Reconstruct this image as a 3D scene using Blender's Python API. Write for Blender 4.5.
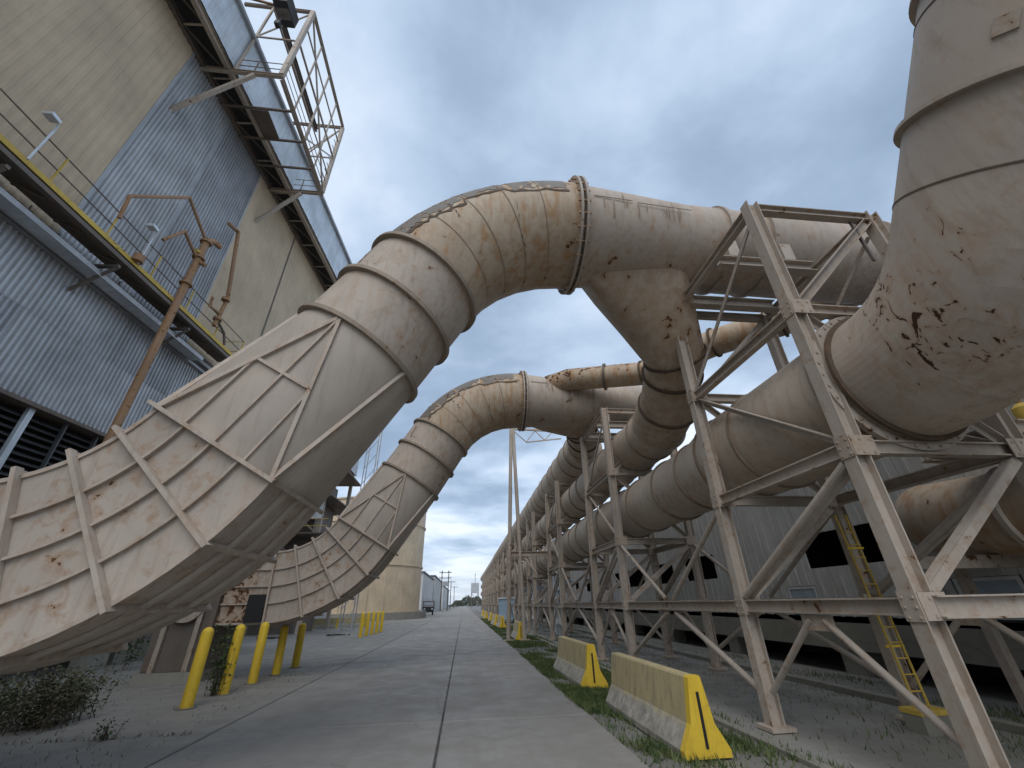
import bpy, math, random
from mathutils import Vector, Matrix
V = Vector
rad = math.radians
random.seed(7)
for o in list(bpy.data.objects): bpy.data.objects.remove(o)
scn = bpy.context.scene
col = scn.collection

# ------------------------------------------------------------------ camera
PSI, TH, ROLL, F = rad(6.7), rad(28.7), rad(-1.35), 400.0
fw = V((math.sin(PSI)*math.cos(TH), math.cos(PSI)*math.cos(TH), math.sin(TH)))
r0 = V((math.cos(PSI), -math.sin(PSI), 0)); u0 = r0.cross(fw)
Rv = r0*math.cos(ROLL)+u0*math.sin(ROLL); Uv = Rv.cross(fw)
cam = bpy.data.cameras.new('camera'); camo = bpy.data.objects.new('camera', cam); col.objects.link(camo)
m = Matrix((Rv, Uv, -fw)).transposed().to_4x4(); m.translation = V((0, 0, 1.7))
camo.matrix_world = m
cam.sensor_width = 36.0; cam.lens = F/1024*36.0; cam.clip_start = .05; cam.clip_end = 6000
scn.camera = camo

# ------------------------------------------------------------------ world
SUN_EL, SUN_AZ = 50, 200       # overcast light from above and behind the camera
w = bpy.data.worlds.new('World'); scn.world = w; w.use_nodes = True
nt = w.node_tree; nt.nodes.clear()
def N(t, **kw):
    n = nt.nodes.new(t)
    for k, v in kw.items(): setattr(n, k, v)
    return n
def L(a, b): nt.links.new(a, b)
def math_(op, a, b=None, clamp=False):
    n = N('ShaderNodeMath', operation=op, use_clamp=clamp)
    for i, v in enumerate((a, b)):
        if v is None: continue
        if hasattr(v, 'links'): L(v, n.inputs[i])
        else: n.inputs[i].default_value = v
    return n.outputs[0]
def ramp(inp, stops, interp='LINEAR'):
    n = N('ShaderNodeValToRGB'); n.color_ramp.interpolation = interp
    e = n.color_ramp.elements
    while len(e) < len(stops): e.new(.5)
    for i, (p, c) in enumerate(stops):
        e[i].position = p
        e[i].color = (c, c, c, 1) if not isinstance(c, tuple) else (*c, 1)
    L(inp, n.inputs[0]); return n.outputs[0]
def mixc(f, a, b, bt='MIX'):
    n = N('ShaderNodeMix', data_type='RGBA', blend_type=bt)
    for s, v in ((n.inputs[0], f), (n.inputs[6], a), (n.inputs[7], b)):
        if hasattr(v, 'links'): L(v, s)
        else: s.default_value = v if isinstance(v, (int, float)) else (*v, 1)
    return n.outputs[2]
sky = N('ShaderNodeTexSky', sky_type='NISHITA', sun_disc=False)
sky.sun_elevation = rad(SUN_EL); sky.sun_rotation = rad(SUN_AZ)
tc = N('ShaderNodeTexCoord'); sep = N('ShaderNodeSeparateXYZ'); L(tc.outputs['Generated'], sep.inputs[0])
zz = math_('MAXIMUM', sep.outputs[2], 0.0)
den = math_('ADD', zz, 0.10)
cx = math_('DIVIDE', sep.outputs[0], den); cy = math_('DIVIDE', sep.outputs[1], den)
cmb = N('ShaderNodeCombineXYZ'); L(cx, cmb.inputs[0]); L(cy, cmb.inputs[1])
n1 = N('ShaderNodeTexNoise'); n1.inputs['Scale'].default_value = 1.35; n1.inputs['Detail'].default_value = 8; n1.inputs['Roughness'].default_value = .55; n1.inputs['Distortion'].default_value = .15
mp = N('ShaderNodeMapping'); mp.inputs['Location'].default_value = (3.1, 1.75, 0); L(cmb.outputs[0], mp.inputs[0]); L(mp.outputs[0], n1.inputs['Vector'])
n2 = N('ShaderNodeTexNoise'); n2.inputs['Scale'].default_value = .42; n2.inputs['Detail'].default_value = 3; L(mp.outputs[0], n2.inputs['Vector'])
cl = math_('ADD', math_('MULTIPLY', n1.outputs[0], .45), math_('MULTIPLY', n2.outputs[0], .55))
cloud = ramp(cl, [(.36, (.26, .355, .49)), (.44, (.37, .485, .65)), (.51, (.56, .69, .87)), (.60, (.90, .985, 1.10))])
# pale band low down, as under an overcast deck
hor = ramp(zz, [(.0, 1.0), (.05, .75), (.11, .0)])
cloud = mixc(math_('MULTIPLY', hor, .55), cloud, (.74, .80, .88))
skys = N('ShaderNodeMix', data_type='RGBA', blend_type='MULTIPLY'); skys.inputs[0].default_value = 1
L(sky.outputs[0], skys.inputs[6]); skys.inputs[7].default_value = (.10, .10, .10, 1)
final = mixc(.86, skys.outputs[2], cloud)
bg = N('ShaderNodeBackground'); bg.inputs[1].default_value = 1.0; L(final, bg.inputs[0])
out = N('ShaderNodeOutputWorld'); L(bg.outputs[0], out.inputs[0])

sun = bpy.data.lights.new('sun', 'SUN'); sun.energy = 1.5; sun.angle = rad(50); sun.color = (1, .965, .92)
suno = bpy.data.objects.new('sun', sun); col.objects.link(suno)
a = rad(SUN_AZ)   # azimuth clockwise from +Y
sd = V((math.sin(a)*math.cos(rad(SUN_EL)), math.cos(a)*math.cos(rad(SUN_EL)), math.sin(rad(SUN_EL))))
suno.rotation_euler = sd.to_track_quat('Z', 'Y').to_euler(); suno.location = sd*60
scn.view_settings.view_transform = 'Standard'; scn.view_settings.look = 'None'
scn.view_settings.exposure = 0.2; scn.view_settings.gamma = 1.0

# ------------------------------------------------------------------ materials
M = {}
def mat(name):
    global nt
    mt = bpy.data.materials.new(name); mt.use_nodes = True; nt = mt.node_tree; nt.nodes.clear()
    b = N('ShaderNodeBsdfPrincipled'); o = N('ShaderNodeOutputMaterial'); L(b.outputs[0], o.inputs[0])
    M[name] = mt
    return b
def coord(scale=(1, 1, 1), loc=(0, 0, 0), which='Object'):
    t = N('ShaderNodeTexCoord'); p = N('ShaderNodeMapping'); p.inputs['Scale'].default_value = scale; p.inputs['Location'].default_value = loc
    L(t.outputs[which], p.inputs[0]); return p.outputs[0]
def noise(vec, scale, detail=5, rough=.55, dist=0):
    n = N('ShaderNodeTexNoise'); n.inputs['Scale'].default_value = scale; n.inputs['Detail'].default_value = detail
    n.inputs['Roughness'].default_value = rough; n.inputs['Distortion'].default_value = dist
    L(vec, n.inputs['Vector']); return n.outputs[0]
def bump(b, h, strength=.3, dist=.02):
    n = N('ShaderNodeBump'); n.inputs['Strength'].default_value = strength; n.inputs['Distance'].default_value = dist
    L(h, n.inputs['Height']); L(n.outputs[0], b.inputs['Normal'])
def mul(c, f): return tuple(x*f for x in c)

def paint(name, base, rust=.35, stain=.3, rough=.6, seed=0., spots=6., region=None, grime=.5, metallic=0., patch=None, gain=.10, rdark=1., halo_w=.13, run=0., sp=(1, 1, 1), dist=.4):
    """weathered paint on steel: blotches, vertical grime streaks, ochre stain and flaked rust.
    region = (axis, lo, hi): rust grows along that local axis; patch = (x,y,z,radius): a corroded patch."""
    b = mat(name)
    g = coord(loc=(seed, seed*.7, seed*1.3))
    big = noise(g, .55, 2); med = noise(g, 2.3, 4, .6)
    c = mixc(ramp(big, [(.3, 0.), (.7, 1.)]), mul(base, .82), mul(base, 1.1))
    c = mixc(math_('MULTIPLY', ramp(med, [(.45, 0.), (.75, 1.)]), .35), c, mul(base, .72))
    st = coord(scale=(5, 5, .45), loc=(seed, 0, 0))
    sn = noise(st, 1.6, 4, .65)
    c = mixc(math_('MULTIPLY', ramp(sn, [(.5, 0.), (.72, 1.)]), grime), c, (base[0]*.55, base[1]*.5, base[2]*.45))
    fine = noise(g, 38, 1)
    c = mixc(math_('MULTIPLY', fine, .12), c, mul(base, .6))
    amt = rust
    if region or patch:
        if region:
            s = N('ShaderNodeSeparateXYZ'); L(coord(), s.inputs[0])
            mr = N('ShaderNodeMapRange', interpolation_type='SMOOTHSTEP')
            L(s.outputs[region[0]], mr.inputs[0]); mr.inputs[1].default_value = region[1]; mr.inputs[2].default_value = region[2]
            k = mr.outputs[0]
        else:
            d = N('ShaderNodeVectorMath', operation='DISTANCE'); L(coord(), d.inputs[0]); d.inputs[1].default_value = patch[:3]
            mr = N('ShaderNodeMapRange', interpolation_type='SMOOTHSTEP')
            L(d.outputs['Value'], mr.inputs[0]); mr.inputs[1].default_value = patch[3]; mr.inputs[2].default_value = patch[3]*.25
            k = mr.outputs[0]
        amt = math_('ADD', math_('MULTIPLY', k, gain), 0.0)
        kk = k
    rn = noise(coord(scale=sp, loc=(seed, seed*.7, seed*1.3)), spots, 5, .62, dist)
    rn2 = noise(coord(scale=(1, 1, .55), loc=(seed+5, 2, 1)), .9, 2)
    val = math_('ADD', math_('MULTIPLY', rn, .72), math_('MULTIPLY', rn2, .28))
    if region or patch: val = math_('ADD', val, amt)
    t0 = .70-.12*rust
    mask = ramp(val, [(t0, 0.), (t0+.018, 1.)])
    halo = ramp(val, [(t0-halo_w, 0.), (t0+.03, 1.)])
    c = mixc(math_('MULTIPLY', halo, stain), c, (.30, .155, .055))
    if run:   # rust runs washed down the skin
        rs_ = noise(coord(scale=(2.6, 2.6, .28), loc=(seed, 3, 0)), 2.0, 4, .6)
        c = mixc(math_('MULTIPLY', ramp(rs_, [(.50, 0.), (.63, 1.)]), run), c, (.36, .175, .055))
    rc = mixc(noise(g, 17, 2), mul((.045, .024, .014), rdark), mul((.20, .082, .030), rdark))
    c = mixc(mask, c, rc)
    L(c, b.inputs['Base Color'])
    L(ramp(mask, [(0, rough), (1, .9)]), b.inputs['Roughness']); b.inputs['Metallic'].default_value = metallic
    b.inputs['Specular IOR Level'].default_value = .35
    h = math_('SUBTRACT', math_('ADD', math_('MULTIPLY', big, .6), math_('MULTIPLY', fine, .06)), math_('MULTIPLY', mask, .25))
    bump(b, h, .35, .03)
    return M[name]

TAN = (.48, .41, .345)
paint('duct', (.49, .415, .345), .42, .4, seed=0, run=.2, grime=.5)
paint('flaked', (.20, .185, .165), .9, .3, seed=15, spots=5, rdark=.6)
paint('duct_low', (.50, .43, .36), .12, .18, seed=3, grime=.35)
paint('duct_elbow', (.50, .405, .30), .55, .4, seed=7, rdark=.7, halo_w=.2, run=.6, region=(2, 9.0, 10.35), spots=5., gain=.17)
paint('duct_rusty', TAN, .5, .7, seed=11, region=(0, -5.0, -6.8), gain=.15, run=.12, rdark=.8)
paint('riser', (.46, .39, .325), .3, .35, seed=4, patch=(-.6, -1.55, -.2, 1.9), spots=4.6, gain=.10, rdark=.35, run=.12, sp=(1, 1.5, .8), dist=1.3)
paint('hood', (.48, .395, .305), .62, .6, seed=13, spots=4, halo_w=.2)
paint('header', (.52, .44, .355), .35, .35, seed=17, run=.12, grime=.6)
paint('steel', (.45, .39, .33), .62, .5, seed=23, spots=8, rdark=.8, grime=.35)
paint('steel_worn', (.43, .365, .30), .55, .5, seed=29, spots=9)
paint('steel_dark', (.16, .135, .115), .5, .4, seed=31)
paint('rust_pipe', (.33, .20, .115), .85, .9, seed=37, spots=7)
paint('weld', (.30, .235, .175), .5, .6, seed=6, rough=.8)
paint('ring_tan', (.33, .27, .21), .5, .5, seed=9)
paint('ring_shade_brown', (.27, .21, .16), .5, .6, seed=8)  # header rings: brown darkened to paint in the shading along each ring
paint('seam', (.12, .085, .06), .5, .3, seed=2, rough=.85)
paint('seam_old', (.20, .135, .09), .5, .5, seed=2, rough=.8)
paint('tan_wall', (.55, .435, .30), .02, .12, seed=41, grime=.22)
paint('tank_paint', (.60, .48, .335), .2, .45, seed=43)
paint('yellow', (.80, .55, .05), .42, .3, seed=47, grime=.5, spots=11, rdark=.8)
paint('yellow_old', (.62, .44, .09), .45, .4, seed=53, spots=14)
paint('grey_wall', (.46, .455, .43), .10, .2, seed=59, grime=.6)
paint('grey_wall_light', (.55, .55, .55), .08, .2, seed=61)
paint('white_paint', (.68, .69, .70), .15, .3, seed=67)
paint('blue_box', (.30, .42, .52), .2, .2, seed=71)
def galv(name, base, seed):
    b = mat(name); g = coord(loc=(seed, 0, 0)); st = coord(scale=(1, 3, .25), loc=(seed, 0, 0))
    n = noise(g, .7, 5); s = noise(st, 2.2, 5, .65)
    c = mixc(ramp(n, [(.35, 0.), (.65, 1.)]), mul(base, .8), mul(base, 1.12))
    c = mixc(math_('MULTIPLY', ramp(s, [(.45, 0.), (.75, 1.)]), .4), c, (.26, .235, .20))
    L(c, b.inputs['Base Color']); b.inputs['Metallic'].default_value = .35; b.inputs['Roughness'].default_value = .5
galv('galv', (.45, .46, .475), 1); galv('galv_dark', (.38, .39, .41), 5); galv('galv_pale', (.62, .67, .72), 9)
def plain(name, c, rough=.6, metallic=0, var=.25, scale=3):
    b = mat(name); g = coord(); n = noise(g, scale, 3)
    L(mixc(n, mul(c, 1-var), mul(c, 1+var)), b.inputs['Base Color']); b.inputs['Roughness'].default_value = rough; b.inputs['Metallic'].default_value = metallic
    return b
plain('black', (.012, .012, .013), .7); plain('dark', (.035, .034, .033), .7); plain('slat', (.07, .072, .075), .5)
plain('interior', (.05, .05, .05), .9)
plain('truck_paint', (.02, .022, .028), .3); plain('rubber', (.02, .02, .02), .8); plain('pole_wood', (.10, .085, .07), .9)
b = plain('glass', (.30, .36, .42), .12); b.inputs['Specular IOR Level'].default_value = .8
plain('lamp_glass', (.6, .63, .66), .25); plain('dark_roof', (.10, .10, .11), .7)
plain('insulator', (.5, .5, .5), .3); plain('bark', (.09, .07, .05), .9)
def leafmat(name, c1, c2):
    b = mat(name); oi = N('ShaderNodeObjectInfo'); g = coord(); n = noise(g, 4, 4)
    L(mixc(ramp(n, [(.35, 0.), (.65, 1.)]), c1, c2), b.inputs['Base Color']); b.inputs['Roughness'].default_value = .6
    b.inputs['Specular IOR Level'].default_value = .25
leafmat('leaf', (.030, .055, .018), (.085, .12, .04)); leafmat('leaf_dry', (.05, .06, .03), (.15, .135, .08))
leafmat('grass', (.045, .08, .025), (.13, .155, .06)); leafmat('far_leaf', (.05, .065, .05), (.09, .10, .075))
def concrete(name, base, stain=.5, seed=0, wet=0., crack=True):
    b = mat(name); g = coord(loc=(seed, seed, 0), which='Object')
    t = N('ShaderNodeNewGeometry'); pm = N('ShaderNodeMapping'); pm.inputs['Location'].default_value = (seed, seed*.3, 0); L(t.outputs['Position'], pm.inputs[0]); p = pm.outputs[0]
    big = noise(p, .22, 5, .6); med = noise(p, 1.3, 7, .65); fine = noise(p, 30, 4, .7); spk = noise(p, 90, 2)
    c = mixc(ramp(big, [(.3, 0.), (.7, 1.)]), mul(base, .78), mul(base, 1.12))
    c = mixc(math_('MULTIPLY', ramp(med, [(.42, 0.), (.72, 1.)]), stain), c, mul(base, .55))
    c = mixc(math_('MULTIPLY', ramp(fine, [(.3, 0.), (.75, 1.)]), .35), c, mul(base, .6))
    c = mixc(math_('MULTIPLY', ramp(spk, [(.62, 0.), (.7, 1.)]), .3), c, mul(base, 1.5))
    # drag marks along the road
    sx = N('ShaderNodeMapping'); sx.inputs['Scale'].default_value = (2.2, .06, 1); L(t.outputs['Position'], sx.inputs[0])
    c = mixc(math_('MULTIPLY', ramp(noise(sx.outputs[0], 2, 4), [(.45, 0.), (.7, 1.)]), .35), c, mul(base, .68))
    if crack:
        vo = N('ShaderNodeTexVoronoi', feature='DISTANCE_TO_EDGE'); vo.inputs['Scale'].default_value = .22
        wv = N('ShaderNodeVectorMath', operation='ADD'); L(p, wv.inputs[0])
        nn = N('ShaderNodeTexNoise'); nn.inputs['Scale'].default_value = 1.1; nn.inputs['Detail'].default_value = 6; L(p, nn.inputs['Vector'])
        L(nn.outputs['Color'], wv.inputs[1]); L(wv.outputs[0], vo.inputs['Vector'])
        c = mixc(math_('MULTIPLY', ramp(vo.outputs[0], [(.0, 1.), (.005, 0.)]), .25), c, (.05, .047, .042))
    L(c, b.inputs['Base Color'])
    L(ramp(med, [(.35, .55-.25*wet), (.65, .9)]), b.inputs['Roughness'])
    bump(b, math_('ADD', math_('MULTIPLY', fine, .5), med), .25, .01)
concrete('road_concrete', (.30, .28, .252), .45, 0); concrete('yard_concrete', (.28, .262, .232), .55, 9)
concrete('wall_concrete', (.30, .285, .24), .5, 21); concrete('apron_concrete', (.27, .26, .235), .6, 33, wet=.6)
concrete('joint', (.06, .056, .05), .4, 3, crack=False); concrete('gravel', (.21, .20, .18), .6, 5, crack=False)
# jersey barrier: faded yellow above, bare worn concrete below
b = mat('barrier'); g = coord(); s = N('ShaderNodeSeparateXYZ'); L(g, s.inputs[0])
e = math_('ADD', s.outputs[2], math_('MULTIPLY', math_('SUBTRACT', noise(g, 5, 6, .7), .5), .28))
yc = mixc(noise(g, 3, 5), (.40, .325, .17), (.54, .45, .25))
yc = mixc(ramp(noise(coord(scale=(6, 6, .6)), 2, 5, .7), [(.5, 0.), (.66, .75)]), yc, (.22, .19, .14))
cc = mixc(ramp(noise(g, 6, 6, .7), [(.4, 0.), (.65, 1.)]), (.42, .39, .33), (.22, .20, .17))
L(mixc(ramp(e, [(.27, 0.), (.36, 1.)]), cc, yc), b.inputs['Base Color']); b.inputs['Roughness'].default_value = .85
bump(b, noise(g, 20, 5), .3, .01)

# ------------------------------------------------------------------ mesh helpers
SHEAR = [0.0]
class MB:
    def __init__(s): s.v = []; s.f = []
    def add(s, vs, fs):
        o = len(s.v); s.v += [tuple(x) for x in vs]; s.f += [tuple(i+o for i in f) for f in fs]; return s
    def box(s, x0, x1, y0, y1, z0, z1):
        return s.add([(x0,y0,z0),(x1,y0,z0),(x1,y1,z0),(x0,y1,z0),(x0,y0,z1),(x1,y0,z1),(x1,y1,z1),(x0,y1,z1)],
                     [(0,3,2,1),(4,5,6,7),(0,1,5,4),(1,2,6,5),(2,3,7,6),(3,0,4,7)])
    def bar(s, p, q, w, h, up=(0,0,1), oa=0, ob=0):
        p, q = V(p), V(q); d = (q-p).normalized(); u = V(up)
        if abs(d.dot(u)) > .98: u = V((1,0,0))
        a = d.cross(u).normalized(); b = a.cross(d).normalized()
        p = p+a*oa+b*ob; q = q+a*oa+b*ob
        vs = [c+a*(i*w/2)+b*(j*h/2) for c in (p, q) for i, j in ((-1,-1),(1,-1),(1,1),(-1,1))]
        return s.add(vs, [(0,1,2,3),(7,6,5,4),(0,4,5,1),(1,5,6,2),(2,6,7,3),(3,7,4,0)])
    def ibeam(s, p, q, w, h, up=(0,0,1), t=.022):
        s.bar(p, q, w, t, up, 0, h/2-t/2); s.bar(p, q, w, t, up, 0, -h/2+t/2); s.bar(p, q, t*.8, h-2*t, up)
        return s
    def tube(s, pts, r, n=16, cap=True, frame=None):
        pts = [V(p) for p in pts]; rs = r if isinstance(r, (list, tuple)) else [r]*len(pts)
        rings = []; pa = None
        for i, p in enumerate(pts):
            t = ((pts[i]-pts[i-1]).normalized() if i else V((0,0,0)))+((pts[i+1]-pts[i]).normalized() if i < len(pts)-1 else V((0,0,0)))
            t.normalize()
            if frame is not None: pa = V(frame)
            elif pa is None: pa = V((0,0,1)) if abs(t.z) < .9 else V((1,0,0))
            a = (pa-t*pa.dot(t)).normalized(); pa = a; b = t.cross(a)
            # mitre stretch
            k = 1.0
            if 0 < i < len(pts)-1:
                cs = (pts[i]-pts[i-1]).normalized().dot(t); k = 1/max(cs, .6)
                bend = ((pts[i+1]-pts[i]).normalized()-(pts[i]-pts[i-1]).normalized())
                if bend.length > 1e-4: bd = bend.normalized()
                else: bd = None; k = 1
            else: bd = None
            rg = []
            for j in range(n):
                an = 2*math.pi*j/n; o = (a*math.cos(an)+b*math.sin(an))*rs[i]
                if bd is not None: o = o+bd*(o.dot(bd)*(k-1))
                rg.append(p+o)
            rings.append(rg)
        vs = [x for rg in rings for x in rg]; fs = []
        for i in range(len(rings)-1):
            for j in range(n):
                fs.append((i*n+j, i*n+(j+1)%n, (i+1)*n+(j+1)%n, (i+1)*n+j))
        if cap: fs += [tuple(range(n-1,-1,-1)), tuple((len(rings)-1)*n+j for j in range(n))]
        return s.add(vs, fs)
    def ring(s, c, ax, r0, r1, t, n=48):
        c = V(c); ax = V(ax).normalized(); a = ax.orthogonal().normalized(); b = ax.cross(a); vs = []
        for j in range(n):
            an = 2*math.pi*j/n; o = a*math.cos(an)+b*math.sin(an)
            vs += [c+o*r0-ax*t/2, c+o*r1-ax*t/2, c+o*r1+ax*t/2, c+o*r0+ax*t/2]
        fs = []
        for j in range(n):
            k = (j+1) % n
            for e in range(4): fs.append((j*4+e, k*4+e, k*4+(e+1)%4, j*4+(e+1)%4))
        return s.add(vs, fs)
    def loft(s, secs, cap=True):
        n = len(secs[0]); vs = [p for sc in secs for p in sc]; fs = []
        for i in range(len(secs)-1):
            for j in range(n): fs.append((i*n+j, i*n+(j+1)%n, (i+1)*n+(j+1)%n, (i+1)*n+j))
        if cap: fs += [tuple(range(n-1,-1,-1)), tuple((len(secs)-1)*n+j for j in range(n))]
        return s.add(vs, fs)
    def mesh(s, name, m, smooth=False, fix=True):
        if SHEAR[0]: s.v = [(x+SHEAR[0]*z, y, z) for x, y, z in s.v]   # the rack leans a little away from the road
        me = bpy.data.meshes.new(name); me.from_pydata(s.v, [], s.f)
        if fix:
            import bmesh
            bm = bmesh.new(); bm.from_mesh(me); bmesh.ops.recalc_face_normals(bm, faces=bm.faces); bm.to_mesh(me); bm.free()
        me.materials.append(M[m])
        if smooth:
            me.polygons.foreach_set('use_smooth', [True]*len(me.polygons))
            me.set_sharp_from_angle(angle=rad(smooth if smooth is not True else 35))
        me.update(); return me
    def build(s, name, m, parent=None, smooth=False, fix=True, **kw):
        o = bpy.data.objects.new(name, s.mesh(name, m, smooth, fix)); col.objects.link(o)
        if parent: o.parent = parent
        tag(o, **kw); return o
def tag(o, label=None, cat=None, group=None, kind=None):
    if label: o['label'] = label
    if cat: o['category'] = cat
    if group: o['group'] = group
    if kind: o['kind'] = kind
    return o
def empty(name, loc=(0,0,0), rz=0, **kw):
    o = bpy.data.objects.new(name, None); o.empty_display_size = .3; col.objects.link(o)
    o.location = loc; o.rotation_euler = (0, 0, rz); return tag(o, **kw)
KIDS = {}
def kids(o): return [c for c in bpy.data.objects if c.parent == o]
def inst(name, me, parent=None, loc=(0,0,0), rz=0, **kw):
    o = bpy.data.objects.new(name, me); col.objects.link(o); o.location = loc; o.rotation_euler = (0,0,rz)
    if parent: o.parent = parent
    return tag(o, **kw)
def copy_tree(o, parent=None):
    c = o.copy(); col.objects.link(c); c.parent = parent
    for ch in list(o.children): copy_tree(ch, c)
    return c
def relabel(o, label): o['label'] = label; return o

# ------------------------------------------------------------------ ground, road, yard
g = MB(); g.add([(-3000,-200,-.03),(3000,-200,-.03),(3000,4000,-.03),(-3000,4000,-.03)], [(0,1,2,3)])
g.build('ground', 'gravel', kind='structure')
XL, XC, XR = -3.86, -.29, 2.22
road = MB().add([(XL,-8,-.018),(XR,-8,-.018),(XR,900,-.018),(XL,900,-.018)], [(0,1,2,3)]).build('road', 'joint', kind='structure')
def slab_mesh(wd, ln, m, th=.05):
    c = .012
    vs = [(0,0,-th),(wd,0,-th),(wd,ln,-th),(0,ln,-th),(0,0,-c),(wd,0,-c),(wd,ln,-c),(0,ln,-c),(c,c,0),(wd-c,c,0),(wd-c,ln-c,0),(c,ln-c,0)]
    fs = [(0,1,5,4),(1,2,6,5),(2,3,7,6),(3,0,4,7),(4,5,9,8),(5,6,10,9),(6,7,11,10),(7,4,8,11),(8,9,10,11)]
    return MB().add(vs, fs).mesh('slab', m, fix=False)
SL = 4.6; gp = .028
sm = [slab_mesh(XC-XL-gp, SL-gp, 'road_concrete'), slab_mesh(XR-XC-gp, SL-gp, 'road_concrete')]
for i in range(18):
    y = -5.2+i*SL
    for k, x in enumerate((XL, XC)):
        inst('slab', sm[k], road, (x+gp/2, y+random.uniform(-.01,.01), .004+random.uniform(-.003,.003)))
far = [slab_mesh(XC-XL-gp, 400, 'road_concrete'), slab_mesh(XR-XC-gp, 400, 'road_concrete')]
for k, x in enumerate((XL, XC)): inst('slab', far[k], road, (x+gp/2, -5.2+18*SL, .003))
yard = MB().add([(-60,-8,-.022),(XL-.02,-8,-.022),(XL-.02,300,-.022),(-60,300,-.022)], [(0,1,2,3)]).build('yard_pavement', 'joint', kind='structure')
ym = slab_mesh(5.2-gp, 6.1-gp, 'yard_concrete')
for i in range(10):
    for j in range(4):
        inst('slab', ym, yard, (XL-.03-5.2*(j+1), -3.6+i*6.1, -.002+random.uniform(-.004,.002)))
inst('slab', slab_mesh(22, 230, 'yard_concrete'), yard, (XL-22.02, 58, -.003))
inst('slab', slab_mesh(20, 66, 'yard_concrete'), yard, (XL-42, -8, -.003))
# strips of old concrete under the pipe rack
ap = MB().add([(4.15,-4,-.012),(11,-4,-.012),(11,140,-.012),(4.15,140,-.012)], [(0,1,2,3)]).build('apron', 'apron_concrete', kind='structure')
MB().box(7.55, 7.75, 2, 60, -.05, .09).build('kerb', 'wall_concrete', ap)
MB().box(4.02, 4.16, -4, 60, -.06, .02).build('kerb', 'wall_concrete', ap)

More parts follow.
